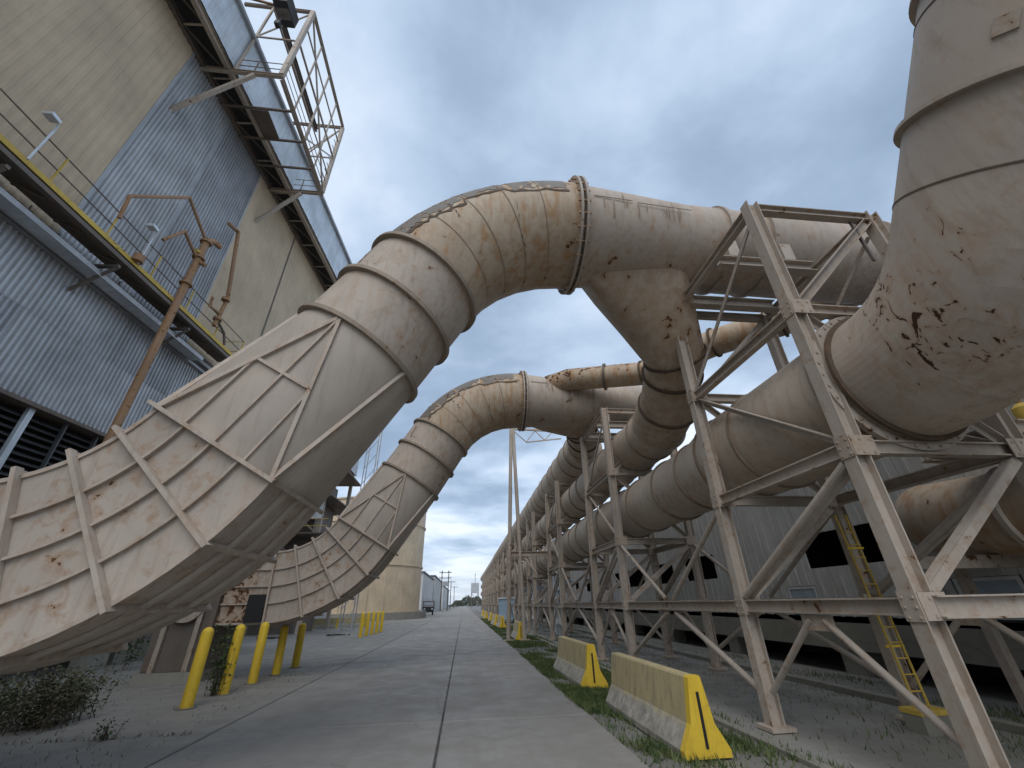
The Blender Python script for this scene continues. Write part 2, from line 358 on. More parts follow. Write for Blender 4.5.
# ------------------------------------------------------------------ the large ducts
DR = 1.15        # pipe radius, box half depth
DB = .62        # depth of the box behind the pipe axis
BW = .94         # box half width (radial)
O = V((-5.8, 0, 5.05)); RB = 2.99; AL = rad(60)
def elb(th, r, y): return V((O.x+r*math.sin(th), y, O.z-r*math.cos(th)))   # th = 0 points straight down
P0 = elb(AL, RB, 0); dirn = V((math.cos(AL), 0, math.sin(AL)))
def along(z): return P0+dirn*((z-P0.z)/dirn.z)
def make_duct(name, y, xend, label, hood_to):
    D = empty(name, (0, y, 0), label=label, cat='duct', group='large ducts arching over the road')
    ths = [AL*i/16 for i in range(17)]
    # box shell: closed rectangular section swept round the elbow plus the straight inlet
    secs = []
    x0 = -7.0
    for xx in (x0,):
        secs.append([V((xx,-DR,O.z-RB-BW)), V((xx,DB,O.z-RB-BW)), V((xx,DB,O.z-RB+BW)), V((xx,-DR,O.z-RB+BW))])
    for t in ths: secs.append([elb(t,RB+BW,-DR), elb(t,RB+BW,DB), elb(t,RB-BW,DB), elb(t,RB-BW,-DR)])
    MB().loft(secs).build('box_elbow', 'duct_rusty', D, smooth=20)
    # radial ribs on front and back, cross angles on the soffit and crown
    rib_th = [rad(a) for a in (3, 18, 33, 47, 60)]
    for t in rib_th:
        for fy in (-DR-.055, DB+.055):
            MB().bar(elb(t,RB-BW-.10,fy), elb(t,RB+BW+.07,fy), .05, .10, up=(0,1,0)).build('radial_rib', 'duct', D)
        MB().bar(elb(t,RB+BW+.035,-DR-.05), elb(t,RB+BW+.035,DB+.05), .06, .07, up=elb(t,1,0)-O).build('soffit_angle', 'duct', D)
        MB().bar(elb(t,RB-BW-.035,-DR-.05), elb(t,RB-BW-.035,DB+.05), .06, .07, up=elb(t,1,0)-O).build('crown_angle', 'duct', D)
    # curved stiffeners along the elbow
    for fy in (-DR-.03, DB+.03):
        for rr in (RB-BW+.49, RB-.0, RB+BW-.49):
            mb = MB(); q = [V((x0,fy,O.z-rr))]+[elb(t,rr,fy) for t in ths]
            for aa, bb in zip(q, q[1:]): mb.bar(aa, bb, .032, .055, up=(0,1,0))
            mb.build('curved_rib', 'duct', D)
    for yy in (-.7, -.27, .17):
        mb = MB(); q = [V((x0,yy,O.z-RB-BW-.03))]+[elb(t,RB+BW+.03,yy) for t in ths]
        for aa, bb in zip(q, q[1:]): mb.bar(aa, bb, .05, .07, up=(0,1,0))
        mb.build('soffit_rib', 'duct_low', D)
    for rr, n_ in ((RB+BW-.005, 'corner_angle'), (RB-BW+.005, 'corner_angle')):
        mb = MB(); q = [V((x0,-DR-.012,O.z-rr))]+[elb(t,rr,-DR-.012) for t in ths]
        for aa, bb in zip(q, q[1:]): mb.bar(aa, bb, .05, .03, up=(0,1,0))
        mb.build(n_, 'duct', D)
    # inlet flange at the building end
    fl = MB(); zc = O.z-RB
    for a_, b_ in (((-DR-.1,zc-BW-.1),(DB+.1,zc-BW-.1)), ((DB+.1,zc-BW-.1),(DB+.1,zc+BW+.1)), ((DB+.1,zc+BW+.1),(-DR-.1,zc+BW+.1)), ((-DR-.1,zc+BW+.1),(-DR-.1,zc-BW-.1))):
        fl.bar((x0,a_[0],a_[1]), (x0,b_[0],b_[1]), .12, .14, up=(1,0,0))
    fl.build('inlet_flange', 'steel_dark', D)
    # square to round transition
    A0 = P0; A1 = along(5.62); nrm = V((-math.sin(AL),0,math.cos(AL)))   # towards the inner side
    n = 48; sq = []; ci = []
    for j in range(n):
        an = 2*math.pi*j/n; c_, s_ = math.cos(an), math.sin(an)
        k = 1/max(abs(c_)/BW, abs(s_)/DR)
        # snap onto a rectangle whose corners sit at 45 degree steps
        an2 = an
        tt = math.tan(((an+math.pi/4) % (math.pi/2))-math.pi/4)
        q4 = int(((an+math.pi/4) % (2*math.pi))//(math.pi/2))
        u, v_ = [(1,tt),(-tt,1),(-1,-tt),(tt,-1)][q4]
        sq.append(A0+nrm*(u*BW)+V((0,1,0))*(v_*DR))
        ci.append(A1+nrm*(c_*DR)+V((0,1,0))*(s_*DR))
    # collapse rectangle edges to the corners so that the faces are the usual flat triangles and cones
    def corner(j):
        an = 2*math.pi*(j+.0)/n; u = 1 if math.cos(an) >= 0 else -1; v_ = 1 if math.sin(an) >= 0 else -1
        return A0+nrm*(u*BW)+V((0,1,0))*(v_*DR)
    tr = MB(); vs = ci+[A0+nrm*(u*BW)+V((0,1,0))*(DB if v_ > 0 else -DR) for u, v_ in ((1,1),(-1,1),(-1,-1),(1,-1))]
    fs = []
    for j in range(n):
        q = min(3, j//(n//4)); fs.append((j, (j+1) % n, n+q))
    for q in range(4): fs.append(((q*(n//4)) % n, n+q, n+(q-1) % 4))
    tr.add(vs, fs); tr.build('transition', 'duct_low', D, smooth=25)
    tip = A1-V((0,1,0))*(DR+.02)
    for u in (1, -1):
        cnr = A0+nrm*(u*BW)-V((0,1,0))*(DR+.02)
        MB().bar(cnr, tip, .055, .06, up=(0,1,0)).build('transition_bar', 'duct', D)
        # edge bar running up the flank from the box corner to the first ring
        e1 = A1+nrm*(u*DR*.92)-V((0,1,0))*(DR*.42)
        MB().bar(cnr, e1+nrm*(u*.03), .07, .06, up=nrm).build('transition_bar', 'duct', D)
    Lt = (A1-A0).length; F0 = A0-V((0,1,0))*(DR+.018)
    for v_ in (-.52, 0, .52):
        MB().bar(F0+nrm*(v_*BW), F0+nrm*(v_*BW)+dirn*(Lt*(1-abs(v_))), .032, .05, up=(0,1,0)).build('transition_bar', 'duct', D)
    MB().bar(F0+nrm*(.5*BW)+dirn*(Lt*.5), F0-nrm*(.5*BW)+dirn*(Lt*.5), .045, .055, up=(0,1,0)).build('transition_bar', 'duct', D)
    # inclined pipe, mitred elbow, horizontal run
    S = along(7.35); RE = (9.1-S.z)/(1-math.cos(AL)); C = S+V((math.sin(AL),0,-math.cos(AL)))*RE
    path = [A1-dirn*.01, S]
    MB().tube(path, DR, 64, cap=False, frame=(0,1,0)).build('riser_pipe', 'duct', D, smooth=True)
    arc = [C+V((-math.sin(AL*(1-i/5)),0,math.cos(AL*(1-i/5))))*RE for i in range(6)]
    arcx = [arc[0]-dirn*.02]+arc+[arc[-1]+V((.01,0,0))]
    MB().tube(arcx, DR+.004, 64, cap=False, frame=(0,1,0)).build('mitred_elbow', 'duct_elbow', D, smooth=7)
    XE = arc[-1].x; XF = 2.18
    MB().tube([(XE,0,9.1),(XF,0,9.1)], DR+.004, 64, cap=False, frame=(0,1,0)).build('elbow_spool', 'duct_elbow', D, smooth=True)
    MB().tube([(XF,0,9.1),(4.7,.06,9.06),(xend,.06+(xend-4.7)*.018,9.06-(xend-4.7)*.012)], [DR-.02,.97,.93], 64, cap=True, frame=(0,1,0)).build('crossing_pipe', 'duct', D, smooth=True)
    for z in (5.62, 6.5, 7.35):
        p = along(z); MB().ring(p, dirn, DR-.02, DR+.09, .07, 64).build('stiffener_ring', 'ring_tan', D, smooth=40)
    f = MB().ring((XF-.06,0,9.1), (1,0,0), DR-.02, DR+.14, .05, 64).build('flange', 'steel', D, smooth=40)
    f2 = MB().ring((XF+.06,0,9.1), (1,0,0), DR-.02, DR+.14, .05, 64).build('flange', 'steel', D, smooth=40)
    bo = MB()
    for j in range(28):
        an = 2*math.pi*j/28; c_ = (0,math.cos(an)*(DR+.08),9.1+math.sin(an)*(DR+.08))
        bo.bar((XF-.13,c_[1],c_[2]), (XF+.13,c_[1],c_[2]), .035, .035)
    bo.build('flange_bolts', 'rust_pipe', f, kind='stuff')
    for x in ([XF+3.4, XF+4.4, XF+7.5] if xend > 10 else [XF+2.9]):
        if x < xend: MB().ring((x,.07,9.05-(x-4.7)*.012), (1,0,0), .9, 1.02, .09, 64).build('stiffener_ring', 'steel', D, smooth=40)
    # welded seams, patched plate and lifting lugs on the elbow
    for i, t in enumerate((.18, .42, .66, .9)):
        a_ = AL*(1-t); cc_ = C+V((-math.sin(a_),0,math.cos(a_)))*RE; tg = V((math.cos(a_),0,math.sin(a_)))
        lug = cc_+V((-math.sin(a_),0,math.cos(a_)))*(DR+.05)
        MB().bar(lug-tg*.06, lug+tg*.06, .05, .14, up=(0,1,0)).build('lifting_lug', 'steel_dark', D)
    for x in (3.4,):
        if x < xend: MB().tube([(x,0,9.1+DR-.15),(x,0,9.1+DR+.14)], .05, 10).build('nozzle', 'steel_dark', D)
    # ragged patch edges and weld lines on the elbow and the inclined pipe
    def skin(tt, ang, off=.012):
        # tt 0..1 round the elbow, ang measured from the camera side (0) over the top (90)
        if tt < 0: cc_ = S+dirn*(tt*2.6); a_ = AL
        else: a_ = AL*(1-min(tt, 1)); cc_ = C+V((-math.sin(a_),0,math.cos(a_)))*RE
        nn = V((-math.sin(a_),0,math.cos(a_)))
        return cc_+(V((0,-1,0))*math.cos(rad(ang))+nn*math.sin(rad(ang)))*(DR+off)
    rr_ = random.Random(int(y*10))
    def ragged(pts, wd, nm='patch_edge', m_='seam', sub=7, jit=.025):
        q = []
        for (t0, a0), (t1, a1) in zip(pts, pts[1:]):
            for k in range(sub): q.append((t0+(t1-t0)*k/sub+rr_.gauss(0, jit*.25), a0+(a1-a0)*k/sub+rr_.gauss(0, jit*50)))
        q.append(pts[-1]); vs = []
        for t_, a_ in q:
            w_ = wd*rr_.uniform(.4, 1.4)
            vs += [skin(t_, a_-w_*26), skin(t_, a_+w_*26)]
        MB().add(vs, [(2*i, 2*i+1, 2*i+3, 2*i+2) for i in range(len(q)-1)]).build(nm, m_, D, smooth=True)
    da = -13 if y < 10 else 0
    ragged([(.02,30+da),(.2,25+da),(.38,21+da),(.40,29+da),(.62,26+da),(.66,18+da),(.97,16+da)], .07)
    for (ta, tb, aa, ab) in ((.03,.2,32,62), (.2,.39,30,62), (.41,.63,32,62), (.66,.96,22,60)):
        nn_ = 8; vs = []
        for i in range(nn_+1):
            t_ = ta+(tb-ta)*i/nn_; lo = aa+da+rr_.uniform(-5, 6)
            for j in range(5): vs.append(skin(t_, lo+(ab-lo)*j/4, .008))
        MB().add(vs, [(i*5+j, i*5+j+1, i*5+j+6, i*5+j+5) for i in range(nn_) for j in range(4)]).build('crown_patch', 'flaked', D, smooth=True)
    ragged([(.30,-4),(.31,20)], .05); ragged([(.62,-70),(.60,-40),(.64,-8)], .04)
    ragged([(.40,-98),(.7,-92),(.97,-96)], .08); ragged([(-.30,40),(-.12,44)], .04); ragged([(-.28,40),(-.30,10)], .03)
    for t_ in (.2, .4, .6, .8):
        a_ = AL*(1-t_); MB().ring(C+V((-math.sin(a_),0,math.cos(a_)))*RE, V((math.cos(a_),0,math.sin(a_))), DR-.02, DR+.012, .022, 64).build('weld_seam', 'weld', D, smooth=40)
    # flat patch strips, curved to the skin
    def patch(nm, x0_, x1_, a0, a1, m_):
        mb = MB(); k = 10; vs = []
        for x in (x0_, x1_):
            rk = DR-.02-(x-XF)/(4.7-XF)*.16
            for j in range(k+1):
                an = rad(a0+(a1-a0)*j/k); vs.append((x, -math.cos(an)*(rk+.012), 9.1+math.sin(an)*(rk+.012)))
        mb.add(vs, [(j, j+1, k+2+j, k+1+j) for j in range(k)])
        mb.build(nm, m_, D, smooth=True)
    pa = -4 if y < 10 else 14
    patch('patch_plate', XF+.25, XF+1.1, pa+4, pa+5.6, 'seam'); patch('patch_plate', XF+1.2, XF+2.45, pa+2, pa+3.4, 'seam'); patch('patch_plate', XF+.9, XF+.92, pa-6, pa+18, 'weld')
    for k_ in range(9):
        xx = XF+rr_.uniform(.2, 2.3); a1_ = pa+rr_.uniform(0, 4); patch('rust_run', xx, xx+rr_.uniform(.012, .03), a1_-rr_.uniform(8, 26), a1_, 'weld')
    for k_ in range(10):   # runs below the ragged patch edge on the elbow
        t_ = rr_.uniform(.1, .95); a1_ = 22+da; ragged([(t_, a1_), (t_+.004, a1_-rr_.uniform(14, 42))], rr_.uniform(.012, .028), 'rust_run', 'rust_pipe', 4, .006)
    patch('patch_plate', XF+2.0, XF+2.02, pa-16, pa+14, 'weld')
    # offtake hood below the crossing pipe, bending into the header beneath
    H0 = V((3.3, -0.05, 9.0)); hx, hy, hz = hood_to[0]; tgt = [V((a_, b_-y, c_)) for a_, b_, c_ in hood_to]
    secs = []; n = 40
    neck, bend, end = tgt[0], tgt[1], tgt[2]
    pth = [H0, H0.lerp(neck, .33), H0.lerp(neck, .66), neck, neck.lerp(bend, .33), neck.lerp(bend, .7), bend, bend.lerp(end, .5), end]
    rx = [1.25, 1.08, .88, .70, .70, .72, .75, .76, .76]; ry = [.66, .70, .72, .70, .70, .72, .75, .76, .76]
    d0 = (neck-H0).normalized(); d1 = (end-bend).normalized()
    for i, p in enumerate(pth):
        t = [0, 0, .1, .3, .45, .6, .85, 1, 1][i]; d = d0.lerp(d1, t).normalized()
        a_ = (V((1,0,0))-d*d.x).normalized(); b_ = d.cross(a_)
        ex = [.42, .5, .7, 1, 1, 1, 1, 1, 1][i]; pw = lambda v_: math.copysign(abs(v_)**ex, v_)
        secs.append([p+a_*(rx[i]*pw(math.cos(2*math.pi*j/n)))+b_*(ry[i]*pw(math.sin(2*math.pi*j/n))) for j in range(n)])
    MB().loft(secs, cap=False).build('offtake_hood', 'hood', D, smooth=22)
    for i in (3, 4, 6):
        d = (pth[i+1]-pth[i-1]).normalized(); MB().ring(pth[i], d, rx[i]-.05, rx[i]+.055, .06, 40).build('hood_band', 'seam', D, smooth=40)
    return D
Y1, Y2 = 6.32, 15.1
d1 = make_duct('crossing_duct', Y1, 17, 'nearest large tan duct, rectangular elbow at left arching over the road', [(5.0, 7.9, 7.0), (5.45, 9.5, 6.42), (5.6, 10.6, 6.24)])
O = V((-5.85, 0, 5.15)); P0 = elb(AL, RB, 0)
d2 = make_duct('crossing_duct', Y2, 7.4, 'smaller looking farther tan duct arching over the road behind the nearest one', [(4.9, 16.2, 8.55), (5.4, 17.4, 8.42), (5.6, 18.4, 8.37)])
d2.location.z = .12
# access hatch on the far duct (dark square opening)
MB().box(-6.2, -5.72, -DR-.08, -DR-.02, 1.25, 1.95).build('access_hatch', 'black', d2)
# fan housings that feed the ducts
for y, lb in ((Y1, 'rusty fan housing joined to the nearest duct inlet at far left'), (Y2, 'rusty fan housing joined to the farther duct inlet')):
    Fh = empty('fan_housing', (-7.08, y, 0), label=lb, cat='fan housing', group='fan housings at the duct inlets')
    MB().box(-1.5, -.02, -1.0, .5, .26, 2.8).build('casing', 'steel_dark', Fh)
    for xx in (-1.2, -.35):
        MB().bar((xx,-1.06,.25), (xx,-1.06,2.7), .1, .12).build('stiffener', 'steel_worn', Fh)
    MB().box(-1.6, .0, -1.1, 1.1, -.02, .25).build('plinth', 'wall_concrete', Fh)
    MB().tube([(-.76,-1.15,1.9),(-.76,-.98,1.9)], .5, 24).build('bearing_cover', 'steel_worn', Fh, smooth=True)

# bypass pipe between the two ducts
bp = empty('bypass_pipe', (0,0,0), label='slim tan pipe running slantwise from the farther duct towards the nearest one', cat='pipe')
q = [V((3.3,14.7,9.75)), V((4.0,14.0,9.7)), V((6.6,12.7,9.35)), V((8.0,10.2,9.15)), V((9.4,8.9,9.1)), V((11,6.6,9.1))]
MB().tube(q, .45, 24).build('pipe_run', 'duct_elbow', bp, smooth=30)
for i in (2, 3, 4):
    d = (q[i+1]-q[i-1]).normalized(); MB().ring(q[i], d, .42, .52, .07, 24).build('band', 'seam', bp, smooth=40)
p_ = q[1].lerp(q[2], .5); MB().ring(p_, q[2]-q[1], .42, .54, .08, 24).build('band', 'steel_dark', bp, smooth=40)

# ------------------------------------------------------------------ header pipes in the rack
HX = 5.68
def header(z, r, y0, y1, label, ringstart, mname='header', near_r=None):
    Hd = empty('header_pipe', (HX, y0, z), label=label, cat='header pipe', group='long header pipes stacked in the pipe rack')
    MB().tube([(0,0,0),(0,y1-y0,0)], r, 48, frame=(0,0,1)).build('pipe_run', mname, Hd, smooth=True)
    if near_r: MB().tube([(0,0,0),(0,3.6,0),(0,4.6,0)], [near_r,near_r,r-.005], 64, frame=(0,0,1)).build('near_spool', mname, Hd, smooth=True)
    me = MB().ring((0,0,0), (0,1,0), r-.02, r+.045, .05, 48).mesh('stiffener_ring', 'ring_shade_brown', 40)
    y = ringstart; k = 0
    while y < min(y1, 75):
        o = inst('stiffener_ring', me, Hd, (0, y-y0, 0)); y += (1.35, 1.9)[k % 2]; k += 1
    return Hd
h_up = header(8.37, .90, 18.3, 135, 'topmost of the three stacked header pipes in the rack', 19)
h_mid = header(6.24, .76, 10.5, 135, 'middle one of the three stacked header pipes in the rack', 11.3)
h_low = header(4.30, .77, 4.1, 135, 'lowest and nearest header pipe, turning up through a large elbow at right', 8.9, near_r=.91)
for yy in (2.35, 3.6): MB().ring((0,yy,0), (0,1,0), .89, .945, .05, 64).build('stiffener_ring', 'ring_shade_brown', h_low, smooth=40)
# flange, elbow and inclined riser of the low header (local origin at its near end)
R_E, A_E = 1.85, rad(56)
arc = [V((0, -.12-R_E*math.sin(A_E*i/7), R_E*(1-math.cos(A_E*i/7)))) for i in range(8)]
dv = V((0,-math.cos(A_E), math.sin(A_E)))
MB().tube([V((0,.05,0))]+arc+[arc[-1]+dv*.05], .90, 64, cap=True, frame=(1,0,0)).build('riser_elbow', 'riser', h_low, smooth=5)
MB().tube([arc[-1]+dv*.04, arc[-1]+dv*9], .897, 64, cap=True, frame=(1,0,0)).build('riser_pipe', 'riser', h_low, smooth=True)
f = MB().ring((0,.10,0), (0,1,0), .84, 1.05, .08, 64).build('flange', 'steel', h_low, smooth=40)
MB().ring((0,-.03,0), (0,1,0), .88, .96, .05, 64).build('flange', 'seam', h_low, smooth=40)
MB().ring((0,.30,0), (0,1,0), .84, .97, .10, 64).build('flange', 'steel_worn', h_low, smooth=40)
fb = MB()
for j in range(36):
    an = 2*math.pi*j/36; fb.bar((math.cos(an)*1.01,.045,math.sin(an)*1.01), (math.cos(an)*1.01,.16,math.sin(an)*1.01), .03, .03)
fb.build('flange_bolts', 'steel_worn', f, kind='stuff')
for s_ in (1.3, 2.75, 4.6):
    MB().ring(arc[-1]+dv*s_, dv, .88, .97, .05, 64).build('stiffener_ring', 'riser', h_low, smooth=40)
for s_ in (.45, 2.45):
    MB().ring(arc[-1]+dv*s_, dv, .89, .904, .02, 64).build('weld_seam', 'seam', h_low, smooth=40)
for s_, an, sz in ((1.75, 205, .085), (3.2, 197, .08), (3.3, 212, .06)):   # inspection plates
    an = rad(an); e1 = V((1,0,0)); e2 = dv.cross(e1).normalized()
    nn = e1*math.cos(an)+e2*math.sin(an); c_ = arc[-1]+dv*s_+nn*.902
    MB().bar(c_-dv*sz, c_+dv*sz, sz*2, .03, up=nn).build('inspection_plate', 'steel_worn', h_low)

# ------------------------------------------------------------------ pipe rack towers
LX0, LX1 = 4.6, 6.92; TD = 2.9
def make_tower(top, levels, near=True):
    T = empty('support_tower', (0,0,0), cat='steel tower', group='steel towers of the pipe rack')
    legs = {}
    for x in (LX0, LX1):
        for y in (0, TD):
            MB().ibeam((x,y,.05), (x,y,top), .175, .21, up=(1,0,0), t=.02).build('leg', 'steel', T)
            MB().box(x-.19, x+.19, y-.19, y+.19, .0, .05).build('base_plate', 'steel_worn', T)
    def beam(p, q, w=.13, h=.17, n='beam', m_='steel'): return MB().ibeam(p, q, w, h, t=.018).build(n, m_, T)
    def brace(p, q, w=.085, h=.085, m_='steel', n='brace'):
        p, q = V(p), V(q); mb = MB(); d = (q-p).normalized(); side = d.cross(V((0,0,1))).normalized()
        up = V((0,0,1))
        mb.bar(p, q, w, .014, up, 0, h/2); mb.bar(p, q, .014, h, up, w/2-.007, 0)   # angle section
        o = mb.build(n, m_, T)
        return o
    def tube(p, q, r=.045): return MB().tube([p, q], r, 10).build('brace', 'steel', T, smooth=True)
    g2 = .106
    for z in levels:
        for y in (0, TD): beam((LX0+g2,y,z), (LX1-g2,y,z))
        for x in (LX0, LX1): beam((x,g2-.01,z+.003), (x,TD-g2+.01,z+.003))
    zl = [0.3]+levels
    for x in (LX0, LX1):
        # inverted V below the first beam and in the second storey
        ym = TD/2
        tube((x-.05,.13,zl[2]-.16), (x-.05,TD-.13,zl[1]+.14), .05); tube((x+.06,.13,zl[2]-.2), (x+.06,TD-.13,zl[1]+.14), .04)
        for i in range(1):
            za, zb = zl[i]+.15, zl[i+1]-.16
            for y, yy in ((.13, ym-.12), (TD-.13, ym+.12)):
                tube((x,y,za), (x,yy,zb), .042)
            MB().box(x-.012, x+.012, ym-.26, ym+.26, zb-.12, zb+.06).build('gusset', 'steel_worn', T)
        brace((x,.14,zl[2]+.12), (x,TD-.14,zl[3]-.14))
        brace((x,TD-.14,zl[3]+.12), (x,.14,zl[4]-.30), .07, .07)
        for y in (0, TD):
            for z in levels[:3]:
                sg = 1 if y == 0 else -1
                gb = MB().box(x-.118, x-.106, y-.10, y+.10, z-.13, z+.15)
                for by in (-.06, .06):
                    for bz in (-.09, .0, .09): gb.box(x-.13, x-.117, y+by-.012, y+by+.012, z+bz-.012, z+bz+.012)
                gb.build('gusset', 'steel_worn', T)
                sg = 1 if x == LX0 else -1
                gb = MB().box(min(x-sg*.09, x+sg*.22), max(x-sg*.09, x+sg*.22), y-.100, y-.089, z-.12, z+.13)
                for bx in (.02, .16):
                    for bz in (-.08, .08): gb.box(x+sg*bx-.012, x+sg*bx+.012, y-.111, y-.099, z+bz-.012, z+bz+.012)
                gb.build('gusset', 'steel_worn', T)
    for y in (0, TD):
        brace((LX0+.15,y,zl[1]+.14), (LX1-.15,y,zl[2]-.14), .11, .11)
        brace((LX1-.15,y,zl[2]+.14), (LX0+.15,y,zl[3]-.14), .09, .09)
        if y == 0: MB().ibeam((LX0+.16,y,zl[3]+.14), (LX1-.16,y,zl[4]-.12), .13, .15, t=.016).build('brace', 'steel_worn', T)
        else: tube((LX0+.15,y,zl[3]+.1), (LX1-.15,y,zl[4]-.14), .05)
    return T, beam, tube
SHEAR[0] = .022
T1, beam1, tube1 = make_tower(7.78, [1.58, 3.28, 5.42, 7.66])
# extra pieces at the tower carrying the duct: a mid beam with saddles
for yy in (1.25, 2.45):
    beam1((LX0+.1,yy,7.67), (LX1-.1,yy,7.67), .2, .24, 'saddle_beam')
for xx in (LX0+.5, LX1-.6):
    MB().box(xx-.12, xx+.12, 1.15, 1.45, 7.80, 8.25).build('saddle', 'steel', T1)
MB().bar((LX0+1.9,.02,7.8), (LX0+1.9,.0,6.6), .04, .04).build('brace', 'steel_dark', T1)
# link beam to the next tower along the road side, with inverted V braces
for x in (LX0, LX1):
    MB().ibeam((x,TD+.16,1.58), (x,8.4-.16,1.58), .13, .17, t=.016).build('link_beam', 'steel', T1)
    ym = (TD+8.4)/2
    for y, yy in ((TD+.15, ym-.2), (8.4-.15, ym+.2)): tube1((x,y,.45), (x,yy,1.44), .05)
    for y, yy in ((TD+.15, ym-.2), (8.4-.15, ym+.2)): tube1((x,yy,1.72), (x,y,3.12), .045)
T1.location = (0, 4.2, 0)
relabel(T1, 'nearest steel tower at right, standing in front of the big elbow')
T2 = copy_tree(T1); T2.location = (0, 12.6, 0); relabel(T2, 'second steel tower from the camera, under the farther crossing duct')
T3, beam3, tube3 = make_tower(7.42, [1.58, 3.28, 5.30, 7.3])
for x in (LX0, LX1):
    MB().ibeam((x,TD+.16,1.58), (x,8.4-.16,1.58), .13, .17, t=.016).build('link_beam', 'steel', T3)
    ym = (TD+8.4)/2
    for y, yy in ((TD+.15, ym-.2), (8.4-.15, ym+.2)): tube3((x,y,.45), (x,yy,1.44), .05)
T3.location = (0, 21.0, 0); relabel(T3, 'third steel tower of the pipe rack, first one carrying all three header pipes')
names = ['fourth', 'fifth', 'sixth', 'seventh', 'eighth', 'ninth', 'tenth', 'eleventh', 'twelfth', 'thirteenth', 'fourteenth', 'fifteenth']
for i, nme in enumerate(names[:11]):
    t = copy_tree(T3); t.location = (0, 21.0+8.4*(i+1), 0); relabel(t, nme+' steel tower along the receding pipe rack')
SHEAR[0] = 0.0
# tall A frame with a light truss, beyond the far duct
AF = empty('a_frame_support', (2.75, 24.0, 0), label='tall slender A frame of two tan tubes with a light truss at its head', cat='support frame')
for s_ in (-1, 1):
    MB().tube([(s_*.42,0,0),(s_*.06,0,11.6)], .11, 14).build('leg', 'steel', AF, smooth=True)
    MB().box(s_*.42-.25, s_*.42+.25, -.25, .25, 0, .06).build('base_plate', 'steel_worn', AF)
MB().ibeam((-.32,0,4.1), (3.2,0,4.1), .2, .25).build('portal_beam', 'steel', AF)
MB().bar((.5,0,3.95), (1.2,0,3.1), .1, .1).build('brace', 'steel', AF)
MB().bar((0,0,11.6), (3.6,0,11.5), .12, .12).build('truss_chord', 'steel', AF)
MB().bar((.9,0,10.7), (3.2,0,11.0), .07, .07).build('truss_chord', 'steel', AF)
for a_, b_ in (((.05,0,11.5),(.9,0,10.72)), ((1.5,0,11.5),(.9,0,10.72)), ((1.5,0,11.5),(2.1,0,10.88)), ((2.7,0,11.5),(2.1,0,10.88))):
    MB().bar(a_, b_, .05, .05).build('truss_web', 'steel', AF)

# ladder on a concrete plinth beside the near tower
LD = empty('access_ladder', (6.6, 6.6, 0), label='yellow fixed ladder rising behind the nearest tower', cat='ladder')
for s_ in (-.1, .1): MB().bar((s_,0,.28), (s_,.1,2.95), .028, .02).build('rail', 'yellow_old', LD)
for i in range(12): MB().tube([(-.1,.002*i+.01,.45+i*.2),(.1,.002*i+.01,.45+i*.2)], .01, 6).build('rung', 'yellow_old', LD)
for z in (1.0, 2.4): MB().bar((-.15,.06,z), (.15,.06,z), .03, .03).build('bracket', 'yellow', LD)
MB().box(-.24, .24, -.16, .16, .2, .26).build('foot_plate', 'yellow_old', LD)
MB().box(-.23, .23, -.15, .15, -.02, .2).build('plinth', 'wall_concrete', LD)
# short propped strut at the right edge of the view
ST = empty('propped_strut', (6.7, 2.9, 0), label='upright tan post with forked braces at the right edge', cat='post')
MB().ibeam((0,0,0), (0,0,1.42), .12, .12, up=(0,1,0), t=.014).build('post', 'steel', ST)
MB().tube([(.05,0,1.36),(.9,.6,.3)], .035, 8).build('brace', 'steel', ST)
MB().tube([(.0,.05,1.4),(-.2,1.2,.5)], .03, 8).build('brace', 'steel', ST)
MB().box(-.15, .15, -.15, .15, 1.42, 1.47).build('cap_plate', 'steel_worn', ST)
MB().ibeam((-2.0,1.2,1.58), (3.0,-.6,1.58), .15, .2, t=.016).build('beam', 'steel', ST)

# ------------------------------------------------------------------ left mill building
BL = empty('mill_building', (-13.5, 0, 0), -math.atan(.07), label='tall mill building at left, tan and corrugated silver cladding with deep eave', cat='building')
def corr(y0, y1, z0, z1, pitch=.155, dep=.06, x=0):
    mb = MB(); pr = []; y = y0
    while y < y1-1e-4:
        for fy, fx in ((0,0),(.18,1),(.5,1),(.68,0)):
            yy = y+fy*pitch
            if yy < y1: pr.append((x+fx*dep, yy))
        y += pitch
    pr.append((x, y1)); n = len(pr)
    mb.add([(a_, b_, z0) for a_, b_ in pr]+[(a_, b_, z1) for a_, b_ in pr], [(i, i+1, n+i+1, n+i) for i in range(n-1)])
    return mb
# cladding sheets
yy = -12.0; k = 0
while yy < 26.5:
    corr(yy, yy+2.8, 7.1, 9.42, x=.004*(k % 2)).build('corrugated_sheet', ('galv', 'galv_dark', 'galv')[k % 3], BL, fix=False)
    corr(yy, yy+2.8, 9.38, 11.4, x=.012+.004*(k % 2)).build('corrugated_sheet', ('galv_dark', 'galv', 'galv')[k % 3], BL, fix=False); yy += 2.8; k += 1
corr(10.0, 12.75, 11.9, 23.5, pitch=.155).build('corrugated_sheet', 'galv', BL, fix=False)
corr(12.8, 15.72, 11.9, 23.5, pitch=.155).build('corrugated_sheet', 'galv_dark', BL, fix=False)
MB().box(.0, .06, 12.70, 12.82, 11.9, 23.5).build('seam_strip', 'galv_dark', BL)
for y0, y1 in ((-12, -5.5), (-5.48, 1.2), (1.22, 9.98), (15.75, 20.15), (20.23, 26.5)):
    corr(y0, y1, 11.9, 23.5, pitch=.29, dep=.022, x=.07).build('tan_panel', 'tan_wall', BL, fix=False)
for y in (9.98, 15.73, 20.19): MB().box(.03, .10, y-.05, y+.05, 11.9, 23.5).build('corner_trim', 'steel_dark' if y > 18 else 'galv_dark', BL)
